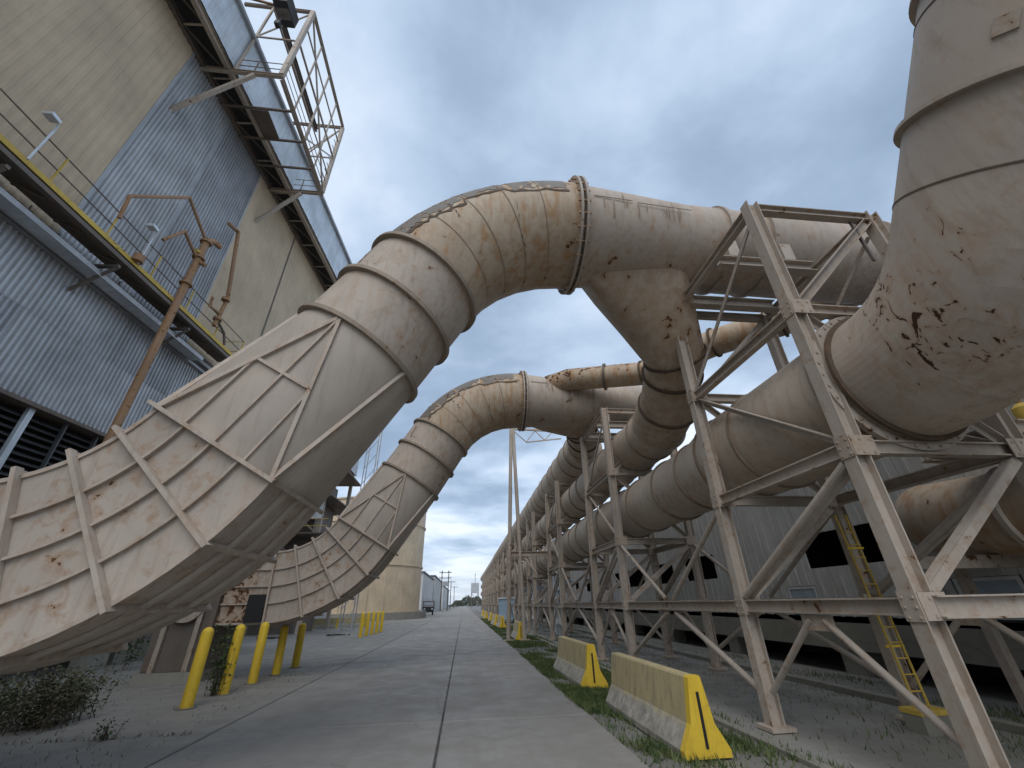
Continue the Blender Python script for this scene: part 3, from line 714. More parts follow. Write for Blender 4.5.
MB().box(-.5, .02, -12, 26.5, 11.4, 11.9).build('girt', 'steel_dark', BL)
for z0, z1, xx in ((11.42, 11.55, .30), (11.15, 11.25, .22)): MB().box(0.0, xx, -12, 24, z0, z1).build('girt', 'galv_dark', BL)
# louvre band
MB().box(-.65, -.6, -12, 26.5, 2.9, 7.1).build('louvre_back', 'black', BL)
zz_ = 3.0
sl = MB().bar((-.35,-12,0), (-.35,26.5,0), .26, .02, up=(.55,0,.8)).mesh('louvre_slat', 'slat')
while zz_ < 7.0: inst('louvre_slat', sl, BL, (0,0,zz_)); zz_ += .2
for i, y in enumerate([-11+1.1*j for j in range(34)]):
    wd = .16 if i % 3 == 0 else .05
    MB().box(-.22, -.10, y-wd/2, y+wd/2, 2.95, 7.1).build('mullion', 'galv_pale' if i % 3 == 0 else 'slat', BL)
MB().box(-.62, .06, -12, 26.5, 7.0, 7.12).build('girt', 'steel_dark', BL)
# undercroft: concrete piers, back wall
MB().box(-4.2, -3.9, -12, 26.5, -.02, 3.2).build('back_wall', 'wall_concrete', BL)
MB().box(-4.2, -.05, -12, 26.5, 2.75, 2.95).build('soffit_slab', 'wall_concrete', BL)
for y in range(-10, 27, 4): MB().box(-.75, -.1, y-.35, y+.35, -.02, 2.75).build('pier', 'wall_concrete', BL)
for y0, y1 in ((19.5, 22.0), (23.5, 26.4)): MB().box(-1.0, -.8, y0, y1, -.02, 2.75).build('infill_wall', 'wall_concrete', BL)
MB().box(-.9, -.55, -8.5, -6, -.02, 1.2).build('infill_wall', 'wall_concrete', BL)
# end wall towards the far side and the roof
MB().box(-40, -.02, 26.3, 26.5, 2.9, 26.6).build('end_wall', 'galv_dark', BL)
# eave: dark soffit with lacing, outer fascia and the pale upper wall
MB().box(-1, 1.25, -12, 26.5, 23.95, 24.05).build('soffit', 'dark', BL)
MB().ibeam((.12,-12,23.6), (.12,26.5,23.6), .25, .3).build('eave_beam', 'steel_dark', BL)
MB().ibeam((1.2,-12,23.6), (1.2,26.5,23.6), .2, .35).build('eave_beam', 'steel_worn', BL)
y = -11.0; k = 0
while y < 26:
    MB().bar((.2,y,23.62), (1.12,y,23.62), .07, .07).build('soffit_strut', 'steel_worn', BL)
    MB().bar((.2,y,23.60), (1.12,y+2.0,23.60), .06, .06).build('soffit_lacing', 'steel_dark', BL); y += 2.0; k += 1
yy = -12.0
while yy < 26:
    corr(yy, yy+3.85, 23.75, 26.6, pitch=.5, dep=.012, x=1.36).build('upper_cladding', 'galv_pale', BL, fix=False); yy += 3.85
MB().box(1.2, 1.55, -12, 26.6, 26.6, 26.8).build('roof_gutter', 'galv_dark', BL)
MB().box(-40, 1.3, -12, 26.5, 26.55, 26.7).build('roof', 'dark_roof', BL)
# serrated trim along the fascia

# service walkway on brackets
WK = empty('service_walkway', (-13.5, 0, 12.1), -math.atan(.07), label='yellow railed service walkway along the mill wall', cat='walkway')
WY0, WY1 = -10.0, 17.6
mb = MB()
MB().box(.25, 1.2, WY0, WY1, -.06, 0.0).build('deck', 'steel_dark', WK)
MB().box(1.2, 1.24, WY0, WY1, -.10, -.03).build('edge_plate', 'yellow_old', WK)
MB().box(1.17, 1.2, WY0, WY1, .0, .09).build('toe_board', 'yellow_old', WK)
MB().box(1.05, 1.235, WY0, WY1, -.30, -.16).build('deck_channel', 'steel_dark', WK)
for z in (.55, 1.1): MB().tube([(1.15,WY0,z),(1.15,WY1,z)], .022, 6).build('rail', 'steel_dark' , WK)
y = WY0
while y <= WY1+.01:
    MB().bar((1.15,y,0), (1.15,y,1.1), .04, .04).build('post', 'yellow_old', WK); y += 1.84
for z in (.55, 1.1): MB().tube([(1.15,WY1,z),(.2,WY1,z)], .022, 6).build('rail', 'yellow_old', WK)
y = WY0+.6
while y < WY1:
    MB().bar((.1,y,-.5), (1.2,y,-.5), .1, .1).build('bracket', 'steel_dark', WK)
    MB().bar((.1,y,-1.5), (1.15,y,-.55), .08, .08).build('bracket_strut', 'steel_dark', WK); y += 3.4
y = WY0+.3
while y < WY1:
    MB().bar((.35,y,-.14), (1.1,y+.9,-.14), .06, .05).build('deck_lacing', 'steel_dark', WK); y += 1.2
# conduit tray below the walkway
CT = empty('cable_tray', (-13.5, 0, 11.2), -math.atan(.07), label='galvanised cable tray hung below the service walkway', cat='cable tray')
MB().box(.32, .8, WY0, WY1-1.5, -.02, .02).build('tray_base', 'galv_pale', CT)
for xx in (.32, .8): MB().box(xx-.015, xx+.015, WY0, WY1-1.5, -.04, .12).build('tray_side', 'galv', CT)
for j in range(9): MB().bar((.56,WY0+.8+j*3,.02), (.56,WY0+.8+j*3,.5), .03, .03).build('hanger', 'steel_dark', CT)

# floodlights on posts
def flood(y, label):
    Fl = empty('floodlight', (-13.5+1.3+.07*y, y, 12.1), label=label, cat='floodlight', group='floodlights on the service walkway')
    MB().tube([(0,0,0),(0,0,1.25),(.12,-.1,1.45)], .028, 8).build('post', 'galv_pale', Fl, smooth=True)
    hd = MB().loft([[V((.05+sx*a_,-.25+sy*a_+.0,1.5+dz)) for sx, sy in ((-1,-1),(1,-1),(1,1),(-1,1))] for a_, dz in ((.13,-.04),(.14,.03),(.07,.12))]).build('lamp_head', 'galv_pale', Fl)
    MB().box(-.07, .17, -.37, -.13, 1.445, 1.458).build('lens', 'lamp_glass', hd)
    return Fl
flood(7.6, 'floodlight on a short post in front of the tan wall panel')
f2 = flood(11.25, 'floodlight on a short post with an orange junction box at its foot')
MB().tube([(-.02,-.05,.05),(-.02,-.05,.32)], .16, 14).build('junction_box', 'rust_pipe', f2, smooth=True)
# rusty standpipe with its outlets
SP = empty('standpipe', (-11.3, 13.2, 6.0), label='rusty vertical standpipe rising past the service walkway', cat='pipe')
MB().tube([(0,0,-1),(0,0,9.4)], .13, 14).build('main_pipe', 'rust_pipe', SP, smooth=True)
MB().tube([(0,0,9.4),(0,.35,9.75),(.05,.7,9.8)], .12, 12).build('valve_elbow', 'rust_pipe', SP, smooth=True)
for z in (7.0, 8.4, 9.3): MB().ring((0,0,z), (0,0,1), .1, .22, .08, 16).build('pipe_flange', 'rust_pipe', SP)
MB().tube([(0,.0,8.7),(0,-.28,8.55)], .07, 8).build('hose_valve', 'yellow_old', SP, smooth=True)
MB().tube([(.1,.02,8.2),(.32,.1,8.1)], .09, 8).build('hose_valve', 'rust_pipe', SP, smooth=True)
for pts, nm in (([(0,-.15,9.4),(-.1,-1.5,10.15),(-.2,-3.25,7.85),(-.2,-3.15,6.9)], 'branch_line'), ([(0,-.05,8.3),(-.05,-1.05,8.75),(-.1,-1.6,7.65)], 'branch_line')):
    MB().tube(pts, .06, 8).build(nm, 'rust_pipe', SP, smooth=20)
SP2 = empty('drop_pipe', (-11.15, 15.3, 12.3), label='bent rusty drop pipe right of the standpipe, ending at the walkway', cat='pipe')
MB().tube([(-.1,-1.5,4.9),(-.05,-.85,5.1),(0,.1,1.8),(0,-.05,.2)], .085, 10).build('pipe_run', 'rust_pipe', SP2, smooth=20)
for z in (1.7, .6): MB().ring((0,0,z), (0,0,1), .06, .17, .12, 14).build('pipe_flange', 'rust_pipe', SP2)
MB().tube([(0,0,.9),(.0,-.7,.75),(0,-.75,1.2)], .055, 8).build('side_outlet', 'rust_pipe', SP2, smooth=20)
MB().tube([(0,0,.55),(.0,.7,.35),(0,1.0,-.1)], .055, 8).build('side_outlet', 'steel_dark', SP2, smooth=20)

# hoist platform cage below the roof edge
HC = empty('hoist_platform', (-13.0, 13.55, 23.45), 0, label='cantilevered hoist platform in a steel cage at the roof edge', cat='platform')
ya, yb, xo, zt = -3.05, 3.05, 3.75, 6.9
def hb(p, q, w=.16, h=.2, n='beam', m_='steel_worn'): return MB().ibeam(p, q, w, h, t=.02).build(n, m_, HC)
for y in (ya, yb):
    hb((-.2,y,0), (xo+.1,y,0)); MB().bar((.15,y,-3.6), (2.6,y,-.15), .16, .16).build('knee_brace', 'steel', HC)
    MB().box(.0, .2, y-.25, y+.25, -4.0, -3.5).build('wall_bracket', 'steel_dark', HC)
    MB().bar((xo,y,.1), (xo,y,zt), .20, .20).build('post', 'steel', HC)
    hb((.2,y,zt), (xo,y,zt), .14, .18)
hb((xo,ya+.1,-.02), (xo,yb-.1,-.02), .16, .22); hb((xo,ya,zt+.05), (xo,yb,zt+.05), .14, .2)
hb((xo-1.6,ya-5,zt-.6), (xo-1.6,yb,zt-.6), .2, .3, 'hoist_rail', 'steel_dark')
for i in range(1, 4): MB().bar((.2,ya+i*1.52,-.02), (xo-.1,ya+i*1.52,-.02), .1, .1).build('joist', 'steel_dark', HC)
MB().bar((xo,ya+.1,zt-.2), (xo,yb-.1,.3), .08, .08).build('cage_brace', 'steel_worn', HC)
MB().bar((xo,ya+3.0,zt-.1), (xo,ya+3.0,.1), .08, .08).build('cage_brace', 'steel_worn', HC)
MB().bar((xo,yb-.1,3.4), (xo,ya+3.0,.3), .06, .06).build('cage_brace', 'steel_worn', HC)
MB().bar((xo,ya,3.5), (xo,yb,3.5), .09, .09).build('cage_brace', 'steel_worn', HC)
MB().bar((.3,yb,.2), (xo-.1,yb,zt-.2), .07, .07).build('cage_brace', 'steel_worn', HC)
for i in (1, 3): MB().bar((xo,ya+i*1.52,.1), (xo,ya+i*1.52,zt-.05), .07, .07).build('cage_post', 'steel_worn', HC)
MB().bar((xo,ya+.1,1.8), (xo,yb-.1,1.8), .06, .06).build('cage_brace', 'steel_worn', HC)
MB().bar((xo,ya+.1,5.2), (xo,yb-.1,5.2), .07, .07).build('cage_brace', 'steel_worn', HC)
for y in (ya, yb):
    MB().bar((1.7,y,.1), (1.7,y,zt), .09, .09).build('cage_post', 'steel_worn', HC)
    MB().bar((1.7,y,3.5), (xo,y,3.5), .07, .07).build('cage_brace', 'steel_worn', HC)
    MB().bar((1.7,y,3.5), (xo,y,zt-.1), .06, .06).build('cage_brace', 'steel_worn', HC)
MB().bar((1.7,ya,zt), (1.7,yb,zt), .1, .14).build('cage_brace', 'steel_worn', HC)
MB().bar((1.7,ya,3.5), (1.7,yb,3.5), .07, .07).build('cage_brace', 'steel_worn', HC)
for i in range(9): MB().bar((xo+.02,yb-.55,.4+i*.6), (xo+.02,yb-.15,.4+i*.6), .03, .03).build('cage_rung', 'steel_dark', HC)
MB().box(1.5, 2.5, -1.4, .1, .03, .08).build('deck_plate', 'steel_dark', HC)
for z in (.6, 1.1):
    MB().tube([(1.3,ya,z),(xo,ya,z),(xo,yb,z),(1.9,yb,z)], .02, 6).build('rail', 'steel_dark', HC)
for i in range(1, 4):
    MB().bar((xo,ya+i*1.52,.1), (xo,ya+i*1.52,1.1), .04, .04).build('rail_post', 'steel_dark', HC)
for xx in (1.3, 2.5):
    for y in (ya, yb): MB().bar((xx,y,.1), (xx,y,1.1), .04, .04).build('rail_post', 'steel_dark', HC)
HT = empty('hoist_trolley', (-10.15, 10.0, 28.6), label='dark electric hoist trolley hanging from the cage rail', cat='hoist')
MB().box(-.35, .35, -.55, .55, -.2, .75).build('motor_box', 'dark', HT)
MB().tube([(-.3,0,.0),(.3,0,.0)], .32, 16).build('drum', 'steel_dark', HT, smooth=True)
MB().bar((0,0,-1.2), (0,0,-.2), .04, .04).build('cable', 'dark', HT)
MB().box(-.12, .12, -.12, .12, -1.5, -1.2).build('hook_block', 'dark', HT)
MB().bar((-.3,0,.6), (-2.6,-.3,.6), .1, .1).build('arm', 'rust_pipe', HT)

# plain galvanised posts and conduit in front of the undercroft
for x, y, lb in ((-10.7, 21.3, 'pale galvanised post left of the dark doorway under the nearest duct'), (-9.6, 20.6, 'pale galvanised post with a cross arm beside the far duct inlet')):
    gp_ = empty('conduit_post', (x, y, 0), label=lb, cat='post', group='galvanised posts behind the bollards')
    MB().tube([(0,0,0),(0,0,4.6)], .11, 10).build('post', 'galv_pale', gp_, smooth=True)
    MB().bar((-.5,0,3.4), (.5,0,3.4), .1, .1).build('cross_arm', 'galv_dark', gp_)
    MB().box(-.2, .2, -.2, .2, 0, .03).build('base_plate', 'galv_dark', gp_)

# ------------------------------------------------------------------ right building
BR = empty('low_mill_building', (9.5, 0, 0), label='long grey clad building behind the pipe rack with dark openings', cat='building')
MB().box(0, 1.2, -6, 140, .52, 1.22).build('plinth_beam', 'wall_concrete', BR)
for y in range(-4, 140, 5): MB().box(.1, .7, y-.3, y+.3, -.02, .52).build('pier', 'wall_concrete', BR)
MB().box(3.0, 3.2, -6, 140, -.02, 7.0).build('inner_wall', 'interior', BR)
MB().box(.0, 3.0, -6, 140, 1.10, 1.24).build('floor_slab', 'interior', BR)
opens = [(9.2, 11.8), (15.4, 18.2), (19.2, 21.8), (22.8, 24.6), (26, 27.2), (29, 30.2), (32.5, 33.7), (36, 37.2), (40, 41.2)]
wins = [(6.8, 8.2), (11.0, 12.6), (13.0, 14.2)]
y = -6.0; k = 0
while y < 90:
    w_ = 1.15; y1 = y+w_-.012; mid = y+w_/2; x_ = .0
    op = any(a_ <= mid <= b_ for a_, b_ in opens); wi = any(a_ <= mid <= b_ for a_, b_ in wins)
    m_ = 'grey_wall' if y < 26 else 'grey_wall_light'
    zs = [(1.22, 6.6)]
    if op: zs = [(1.22, 2.36), (3.2, 6.6)]
    if wi: zs = [(1.95, 6.6)] if not op else [(1.95, 2.42), (3.12, 6.6)]
    for z0, z1 in zs:
        mb = MB().box(x_, x_+.05, y, y1, z0, z1)
        for f_ in (.2, .5, .8): mb.box(x_-.018, x_+.001, y+f_*w_-.04, y+f_*w_+.04, z0+.01, z1-.01)
        mb.build('wall_panel', m_, BR)
    if wi:
        fr = MB().box(x_+.0, x_+.04, y+.03, y1-.03, 1.26, 1.32).box(x_+.0, x_+.04, y+.03, y1-.03, 1.88, 1.94).box(x_+.003, x_+.037, y+.03, y+.09, 1.32, 1.88).box(x_+.003, x_+.037, y1-.09, y1-.03, 1.32, 1.88).build('window', 'grey_wall_light', BR)
        MB().box(x_+.015, x_+.025, y+.09, y1-.09, 1.32, 1.88).build('pane', 'glass', fr)
    y += w_; k += 1
MB().box(-.02, .06, 90, 140, 1.22, 6.6).build('wall_panel', 'grey_wall_light', BR)
MB().box(-.25, 20, -6, 140, 6.6, 6.85).build('roof', 'dark_roof', BR)
MB().box(-.3, -.1, -6, 140, 6.45, 6.9).build('roof_edge', 'grey_wall_light', BR)
MB().box(5.5, 20, -6, 60, 6.85, 10.2).build('roof_monitor', 'white_paint', BR)
MB().box(5.35, 5.5, -6, 60, 10.0, 10.3).build('monitor_edge', 'galv_dark', BR)
# duct elbow entering the right building
ED = empty('exhaust_elbow', (8.7, 6.6, 0), label='short wide tan duct elbow against the right building', cat='duct')
MB().tube([(.9,1.0,3.0),(.0,.2,2.9),(-.25,-1.3,2.75),(-.2,-3.4,2.9)], .62, 32).build('elbow', 'duct_elbow', ED, smooth=45)
MB().ring((-.25,-1.3,2.75), (0,1,0), .6, .70, .08, 32).build('band', 'steel', ED)
for yy in (-2.6, .3): MB().bar((0,yy,0), (0,yy,2.4), .14, .14).build('leg', 'steel', ED)
MB().bar((-1.7,-.4,2.12), (.7,-.6,2.12), .15, .18).build('beam', 'steel', ED)
# steel outrigger frame between the tower and the building, with yellow drums on its deck
OF = empty('outrigger_frame', (7.1, 3.9, 0), label='light steel outrigger frame right of the big elbow', cat='steel frame')
MB().ibeam((.1,.3,3.6), (2.35,.3,3.6), .15, .2).build('beam', 'steel', OF)
MB().ibeam((.1,1.5,3.62), (2.35,1.5,3.62), .15, .2).build('beam', 'steel', OF)
MB().bar((.1,.3,4.6), (2.3,.3,4.6), .1, .1).build('beam', 'steel', OF)
MB().bar((.15,.3,4.5), (2.0,.3,3.7), .08, .08).build('brace', 'steel', OF)
MB().bar((1.2,.3,3.7), (1.2,.3,4.6), .1, .1).build('post', 'steel_worn', OF)
MB().bar((2.2,.3,.0), (2.2,.3,4.6), .14, .14).build('post', 'steel', OF)
MB().box(.2, 2.3, .4, 1.4, 3.72, 3.76).build('deck', 'steel_dark', OF)
for (x, y, lb) in ((7.55, 4.6, 'small yellow cylinder on the outrigger deck, nearest the elbow'), (8.35, 4.65, 'small yellow cylinder on the outrigger deck, farther from the elbow')):
    c_ = empty('gas_cylinder', (x, y, 3.76), label=lb, cat='cylinder', group='yellow cylinders on the outrigger')
    MB().tube([(0,0,0),(0,0,.38),(0,0,.45)], [.13,.13,.06], 16).build('body', 'yellow_old', c_, smooth=30)
    MB().tube([(0,0,.45),(0,0,.52)], .03, 8).build('valve', 'rust_pipe', c_)

# ------------------------------------------------------------------ bollards
bm_ = MB().tube([(0,0,-.02),(0,0,1.27)]+[(0,0,1.27+.115*math.sin(t)) for t in (.4,.8,1.15,1.4)], [.115,.115]+[.115*math.cos(t) for t in (.4,.8,1.15,1.4)], 20).mesh('bollard', 'yellow', 50)
bc = MB().tube([(0,0,-.01),(0,0,.012)], .19, 18).mesh('collar', 'gravel')
near_lb = ['nearest yellow bollard in the left row', 'second yellow bollard, with a climbing weed growing up it', 'third yellow bollard in the near left row', 'fourth yellow bollard in the near left row', 'fifth and last yellow bollard of the near left row']
for i, (y, lb) in enumerate(zip((10.7, 12.1, 13.55, 15.05, 16.6), near_lb)):
    b_ = empty('bollard', (-5.42, y, 0), random.uniform(0,6), label=lb, cat='bollard', group='yellow bollards left of the road')
    b_.rotation_euler.x = rad(random.uniform(-1,1)); b_.rotation_euler.y = rad(random.uniform(-1,1))
    inst('post', bm_, b_, (0, 0, -.0 if i < 3 else -.13)); inst('footing', bc, b_)
ord_ = ['nearest', 'second', 'middle', 'fourth', 'farthest']
for i in range(5):
    b_ = empty('bollard', (-6.35+.06*i, 30.3+i*1.45, 0), label=ord_[i]+' bollard of the distant yellow row near the tank', cat='bollard', group='distant yellow bollards near the tank')
    inst('post', bm_, b_); inst('footing', bc, b_)

# ------------------------------------------------------------------ jersey barriers
prof = [(-.30,0),(-.30,.075),(-.155,.33),(-.085,.80),(-.07,.82),(.07,.82),(.085,.80),(.155,.33),(.30,.075),(.30,0)]
def jersey(ln):
    n = len(prof); r_ = []; k = 10
    for i in range(k+1): r_.append([V((x, ln*i/k, z)) for x, z in prof])
    return MB().loft(r_).mesh('body', 'barrier', 12)
jb = jersey(3.0)
endm = MB().loft([[V((x*1.012, y, .004+z*1.004)) for x, z in prof] for y in (-.012, .10)]).mesh('painted_end', 'yellow', 12)
slot = MB().box(-.018, .018, -.022, -.008, .10, .66).mesh('key_slot', 'black')
def barrier(x, y, rz, lb, grp='concrete barriers along the right verge'):
    J = empty('jersey_barrier', (x, y, -.01), rz, label=lb, cat='barrier', group=grp)
    inst('body', jb, J); inst('painted_end', endm, J); inst('key_slot', slot, J); return J
barrier(3.02, 6.15, rad(.5), 'nearest concrete jersey barrier, faded yellow with bright yellow end')
barrier(2.98, 10.85, rad(1.0), 'second concrete jersey barrier along the right verge')
for i, (y, n_) in enumerate(((24.2, 'third'), (36.5, 'fourth'), (41.5, 'fifth'), (51, 'sixth'), (60, 'seventh'), (72, 'eighth'))):
    barrier(3.0+.1*(i % 2), y, rad((-1.5, 1, 2, -1, 1, 0)[i]), n_+' jersey barrier down the right verge')
for i, (x, y) in enumerate(((-13.6, 44), (-11.6, 45.0), (-9.4, 46.2))):
    barrier(x, y, rad(82), ['leftmost', 'middle', 'rightmost'][i]+' yellow barrier set crosswise before the tank', 'yellow barriers before the tank')

# ------------------------------------------------------------------ vegetation
def blades(n, rng, hmin, hmax, seed, dens=None):
    r = random.Random(seed); mb = MB()
    while n:
        x, y = r.uniform(rng[0], rng[1]), rng[2]+(rng[3]-rng[2])*r.random()**1.6
        if dens and r.random() > dens(x, y): continue
        n -= 1; h = r.uniform(hmin, hmax); an = r.uniform(0, 6.28); w_ = r.uniform(.006, .014); lx, ly = r.gauss(0,.04), r.gauss(0,.04)
        dx, dy = math.cos(an)*w_, math.sin(an)*w_
        o = len(mb.v); mb.v += [(x-dx,y-dy,-.03),(x+dx,y+dy,-.03),(x+lx,y+ly,h)]; mb.f.append((o,o+1,o+2))
    return mb
def patchy(x, y):
    s_ = math.sin(x*2.3+y*.9)+math.sin(y*1.7-x*1.3)+math.sin(y*.53+1)+math.sin(x*5+y*3.1)*.7
    e = 1 if x < 2.9 else max(0, 1-(x-2.9)/1.1)
    return max(.02, min(1, .30+.32*s_))*(.35+.65*e)
blades(115000, (2.16, 4.3, 3.2, 60), .015, .085, 3, patchy).build('verge_grass', 'grass', fix=False, label='patchy green grass along the right road edge', cat='grass', kind='stuff')
blades(9000, (4.2, 9.2, 3.5, 40), .02, .10, 5, lambda x, y: .05+.9*max(0, math.sin(x*1.9+y*.6)*math.sin(y*.8+x))**2).build('weeds', 'grass', fix=False, label='scattered low weeds between the rack legs', cat='weeds', kind='stuff')
blades(1500, (-9.5, -4.2, 7.2, 20), .01, .07, 8, lambda x, y: .02+.9*(abs(((y+3.6) % 6.1)) < .08)+.5*(abs(x+9.06) < .06)).build('joint_weeds', 'leaf_dry', fix=False, label='weeds sprouting from the yard joints', cat='weeds', kind='stuff')

def leafy(name, loc, h, spread, nst, nlf, lsize, mats, seed, **kw):
    r = random.Random(seed); P = empty(name, loc, **kw); st = MB(); lf = MB()
    for i in range(nst):
        an = r.uniform(0, 6.28); lean = r.uniform(.1, 1)*spread; hh = h*r.uniform(.5, 1)
        bx, by = r.gauss(0, spread*.35), r.gauss(0, spread*.35)
        p = [V((bx,by,-.02)), V((bx+math.cos(an)*lean*.35, by+math.sin(an)*lean*.35, hh*.55)), V((bx+math.cos(an)*lean, by+math.sin(an)*lean, hh))]
        st.tube(p, [.008,.006,.002], 4, cap=False)
        for j in range(nlf):
            t = r.uniform(.1, 1.05); q_ = p[0].lerp(p[1], t*2) if t < .5 else p[1].lerp(p[2], t*2-1)
            c_ = q_+V((r.gauss(0,.06),r.gauss(0,.06),r.gauss(0,.04))); d = V((r.gauss(0,1),r.gauss(0,1),r.gauss(0,.5))).normalized(); s2 = d.cross(V((r.gauss(0,1),r.gauss(0,1),r.gauss(0,1)))).normalized()
            L_ = lsize*r.uniform(.5,1.3)
            o = len(lf.v); lf.v += [tuple(c_), tuple(c_+d*L_*.5+s2*L_*.22), tuple(c_+d*L_), tuple(c_+d*L_*.5-s2*L_*.22)]; lf.f.append((o,o+1,o+2,o+3))
    st.build('stems', mats[1], P, fix=False); lf.build('leaves', mats[0], P, fix=False)
    return P
leafy('shrub', (-7.2, 9.7, 0), .85, .8, 80, 45, .07, ('leaf_dry', 'bark'), 1, label='straggly brown green shrub on the yard at lower left', cat='shrub', group='shrubs on the left yard')
leafy('shrub', (-8.5, 10.0, 0), .75, .9, 45, 40, .08, ('leaf', 'bark'), 2, label='low green shrub at the far left edge of the yard', cat='shrub', group='shrubs on the left yard')
leafy('shrub', (-7.9, 10.9, 0), .65, .7, 32, 36, .07, ('leaf', 'bark'), 12, label='small green shrub behind the straggly one at lower left', cat='shrub', group='shrubs on the left yard')
leafy('weed_tuft', (-5.35, 8.55, 0), .22, .12, 10, 14, .05, ('leaf', 'bark'), 3, label='tiny weed tuft in the joint beside the road', cat='weed')
leafy('climbing_weed', (-5.55, 12.0, 0), 1.35, .22, 18, 34, .085, ('leaf', 'bark'), 4, label='leafy weed climbing the second bollard', cat='weed')
leafy('sapling', (-10.6, 20.2, 0), 3.6, .7, 16, 60, .16, ('leaf', 'bark'), 5, label='young tree growing beside the dark doorway behind the bollards', cat='tree')
leafy('sapling', (-11.2, 17.5, 0), 3.2, .5, 7, 50, .14, ('leaf', 'bark'), 6, label='small sapling under the nearest duct elbow', cat='tree')
# debris on the yard
for i, (x, y, s_) in enumerate(((-8.6, 15.2, .9), (-12.5, 32, 1.1), (-8.5, 33, .9))):
    r = random.Random(i); mb = MB()
    for j in range(14):
        a_, b_ = x*0+r.gauss(0,s_*.4), r.gauss(0,s_*.2); s2 = r.uniform(.05,.16)
        mb.bar((a_-s2,b_,.03+.04*r.random()), (a_+s2,b_+r.gauss(0,.1),.03+.06*r.random()), s2*1.2, .05)
    mb.build('debris_pile', 'dark', label=['dark flattened debris on the yard behind the first bollard', 'dark debris near the yellow barriers', 'dark debris beside the distant bollards'][i], cat='debris').location = (x, y, 0)

# ------------------------------------------------------------------ far plant
TK = empty('storage_tank', (-15.6, 72, 0), label='tall tan storage tank behind the farther duct', cat='tank')
TR = 8.7
MB().tube([(0,0,.9),(0,0,16.2),(0,0,17.6)], [TR,TR,.5], 64).build('shell', 'tank_paint', TK, smooth=40)
for z in (1.0, 7.0, 13.0, 16.2): MB().ring((0,0,z), (0,0,1), TR-.05, TR+.16, .22, 64).build('hoop', 'tank_paint', TK, smooth=40)
MB().tube([(0,0,-.02),(0,0,.9)], TR+1.2, 48).build('foundation', 'wall_concrete', TK, smooth=40)
for an in (215, 235, 250, 262, 285, 300):
    an = rad(an); c_ = V((math.cos(an)*(TR+.05), math.sin(an)*(TR+.05), 0))
    MB().bar(c_+V((0,0,.9)), c_+V((0,0,6.9)), .35, .12, up=(math.cos(an),math.sin(an),0)).build('vertical_strap', 'tank_paint', TK)
SH = empty('switch_room', (-17.5, 52, 0), label='small pale grey switch room left of the tank', cat='hut')
MB().box(-3, 2.2, -3, 3, 0, 3.6).build('wall', 'grey_wall_light', SH); MB().box(-3.2, 2.4, -3.2, 3.2, 3.6, 3.8).build('roof', 'dark_roof', SH)
MB().box(.6, 1.7, -3.06, -3.0, .1, 2.4).build('door', 'galv_dark', SH); MB().box(-1.4, -.3, -3.06, -3.0, .1, 2.4).build('door', 'galv_dark', SH)
# mid-distance plant house seen between the ducts
PH = empty('conveyor_house', (-14.5, 36, 0), label='grey conveyor house on a steel frame seen between the two ducts', cat='building')
MB().box(-6, 2.6, 0, 8, 14, 18.4).build('house_wall', 'galv', PH)
MB().add([(-6.3,-.3,18.4),(3.0,-.3,18.4),(3.0,8.3,18.4),(-6.3,8.3,18.4),(-1.7,-.3,20.0),(-1.7,8.3,20.0)], [(0,1,4),(1,2,5,4),(2,3,5),(3,0,4,5),(0,3,2,1)]).build('roof', 'dark_roof', PH)
for x in (-5.5, -1.5, 2.3):
    for y in (.4, 7.6): MB().bar((x,y,0), (x,y,14), .3, .3).build('leg', 'steel_worn', PH)
for z in (4, 7, 10, 13):
    MB().box(-6, 3.3, -.8, 8, z-.1, z).build('deck', 'steel_dark', PH)
    for zz_ in (.5, 1.05): MB().bar((-6,-.75,z+zz_), (3.3,-.75,z+zz_), .05, .05).build('rail', 'yellow_old', PH)
    MB().bar((-5.5,.4,z-3), (-1.5,.4,z), .12, .12).build('brace', 'steel_worn', PH); MB().bar((2.3,.4,z-3), (-1.5,.4,z), .12, .12).build('brace', 'steel_worn', PH)
MB().box(-2.5, 1.6, 1.2, 6, 0, 12).build('bin', 'steel_dark', PH)
MB().box(-.2, 2.5, -.06, -.01, 8.2, 12.5).build('white_sheet', 'white_paint', PH)
LM = empty('lattice_mast', (-9.6, 40, 0), label='slender steel lattice mast seen just left of the farther duct', cat='mast')
for x in (-.5, .5):
    for y in (-.5, .5): MB().bar((x,y,0), (x,y,24), .08, .08).build('leg', 'galv', LM)
for i in range(16):
    MB().bar((-.5,-.5,i*1.5), (.5,-.5,i*1.5+1.5), .05, .05).build('lacing', 'galv', LM); MB().bar((.5,-.5,i*1.5), (.5,.5,i*1.5+1.5), .05, .05).build('lacing', 'galv', LM)
# distant warehouses on the left of the road
for i, (x, y0, y1, h, m_, lb) in enumerate(((-10.2, 112, 150, 8.8, 'grey_wall_light', 'pale grey warehouse beyond the tank'), (-10.0, 152, 205, 10.2, 'grey_wall', 'darker grey warehouse farther down the road'), (-9.8, 215, 300, 9.5, 'grey_wall_light', 'farthest low grey shed on the left'))):
    Wh = empty('warehouse', (x, y0, 0), label=lb, cat='building')
    MB().box(-24, 0, 0, y1-y0, 0, h).build('wall', m_, Wh); MB().box(-24.3, .3, -.3, y1-y0+.3, h, h+.35).build('roof', 'dark_roof', Wh)
    for k in range(4): MB().box(0, .08, 4+k*8.5, 7+k*8.5, .0, 3.4).build('door', 'galv_dark', Wh)
    for k in range(3): MB().box(-20+7*k, -17+7*k, -.08, 0, 0, 3.2).build('door', 'galv_dark', Wh)
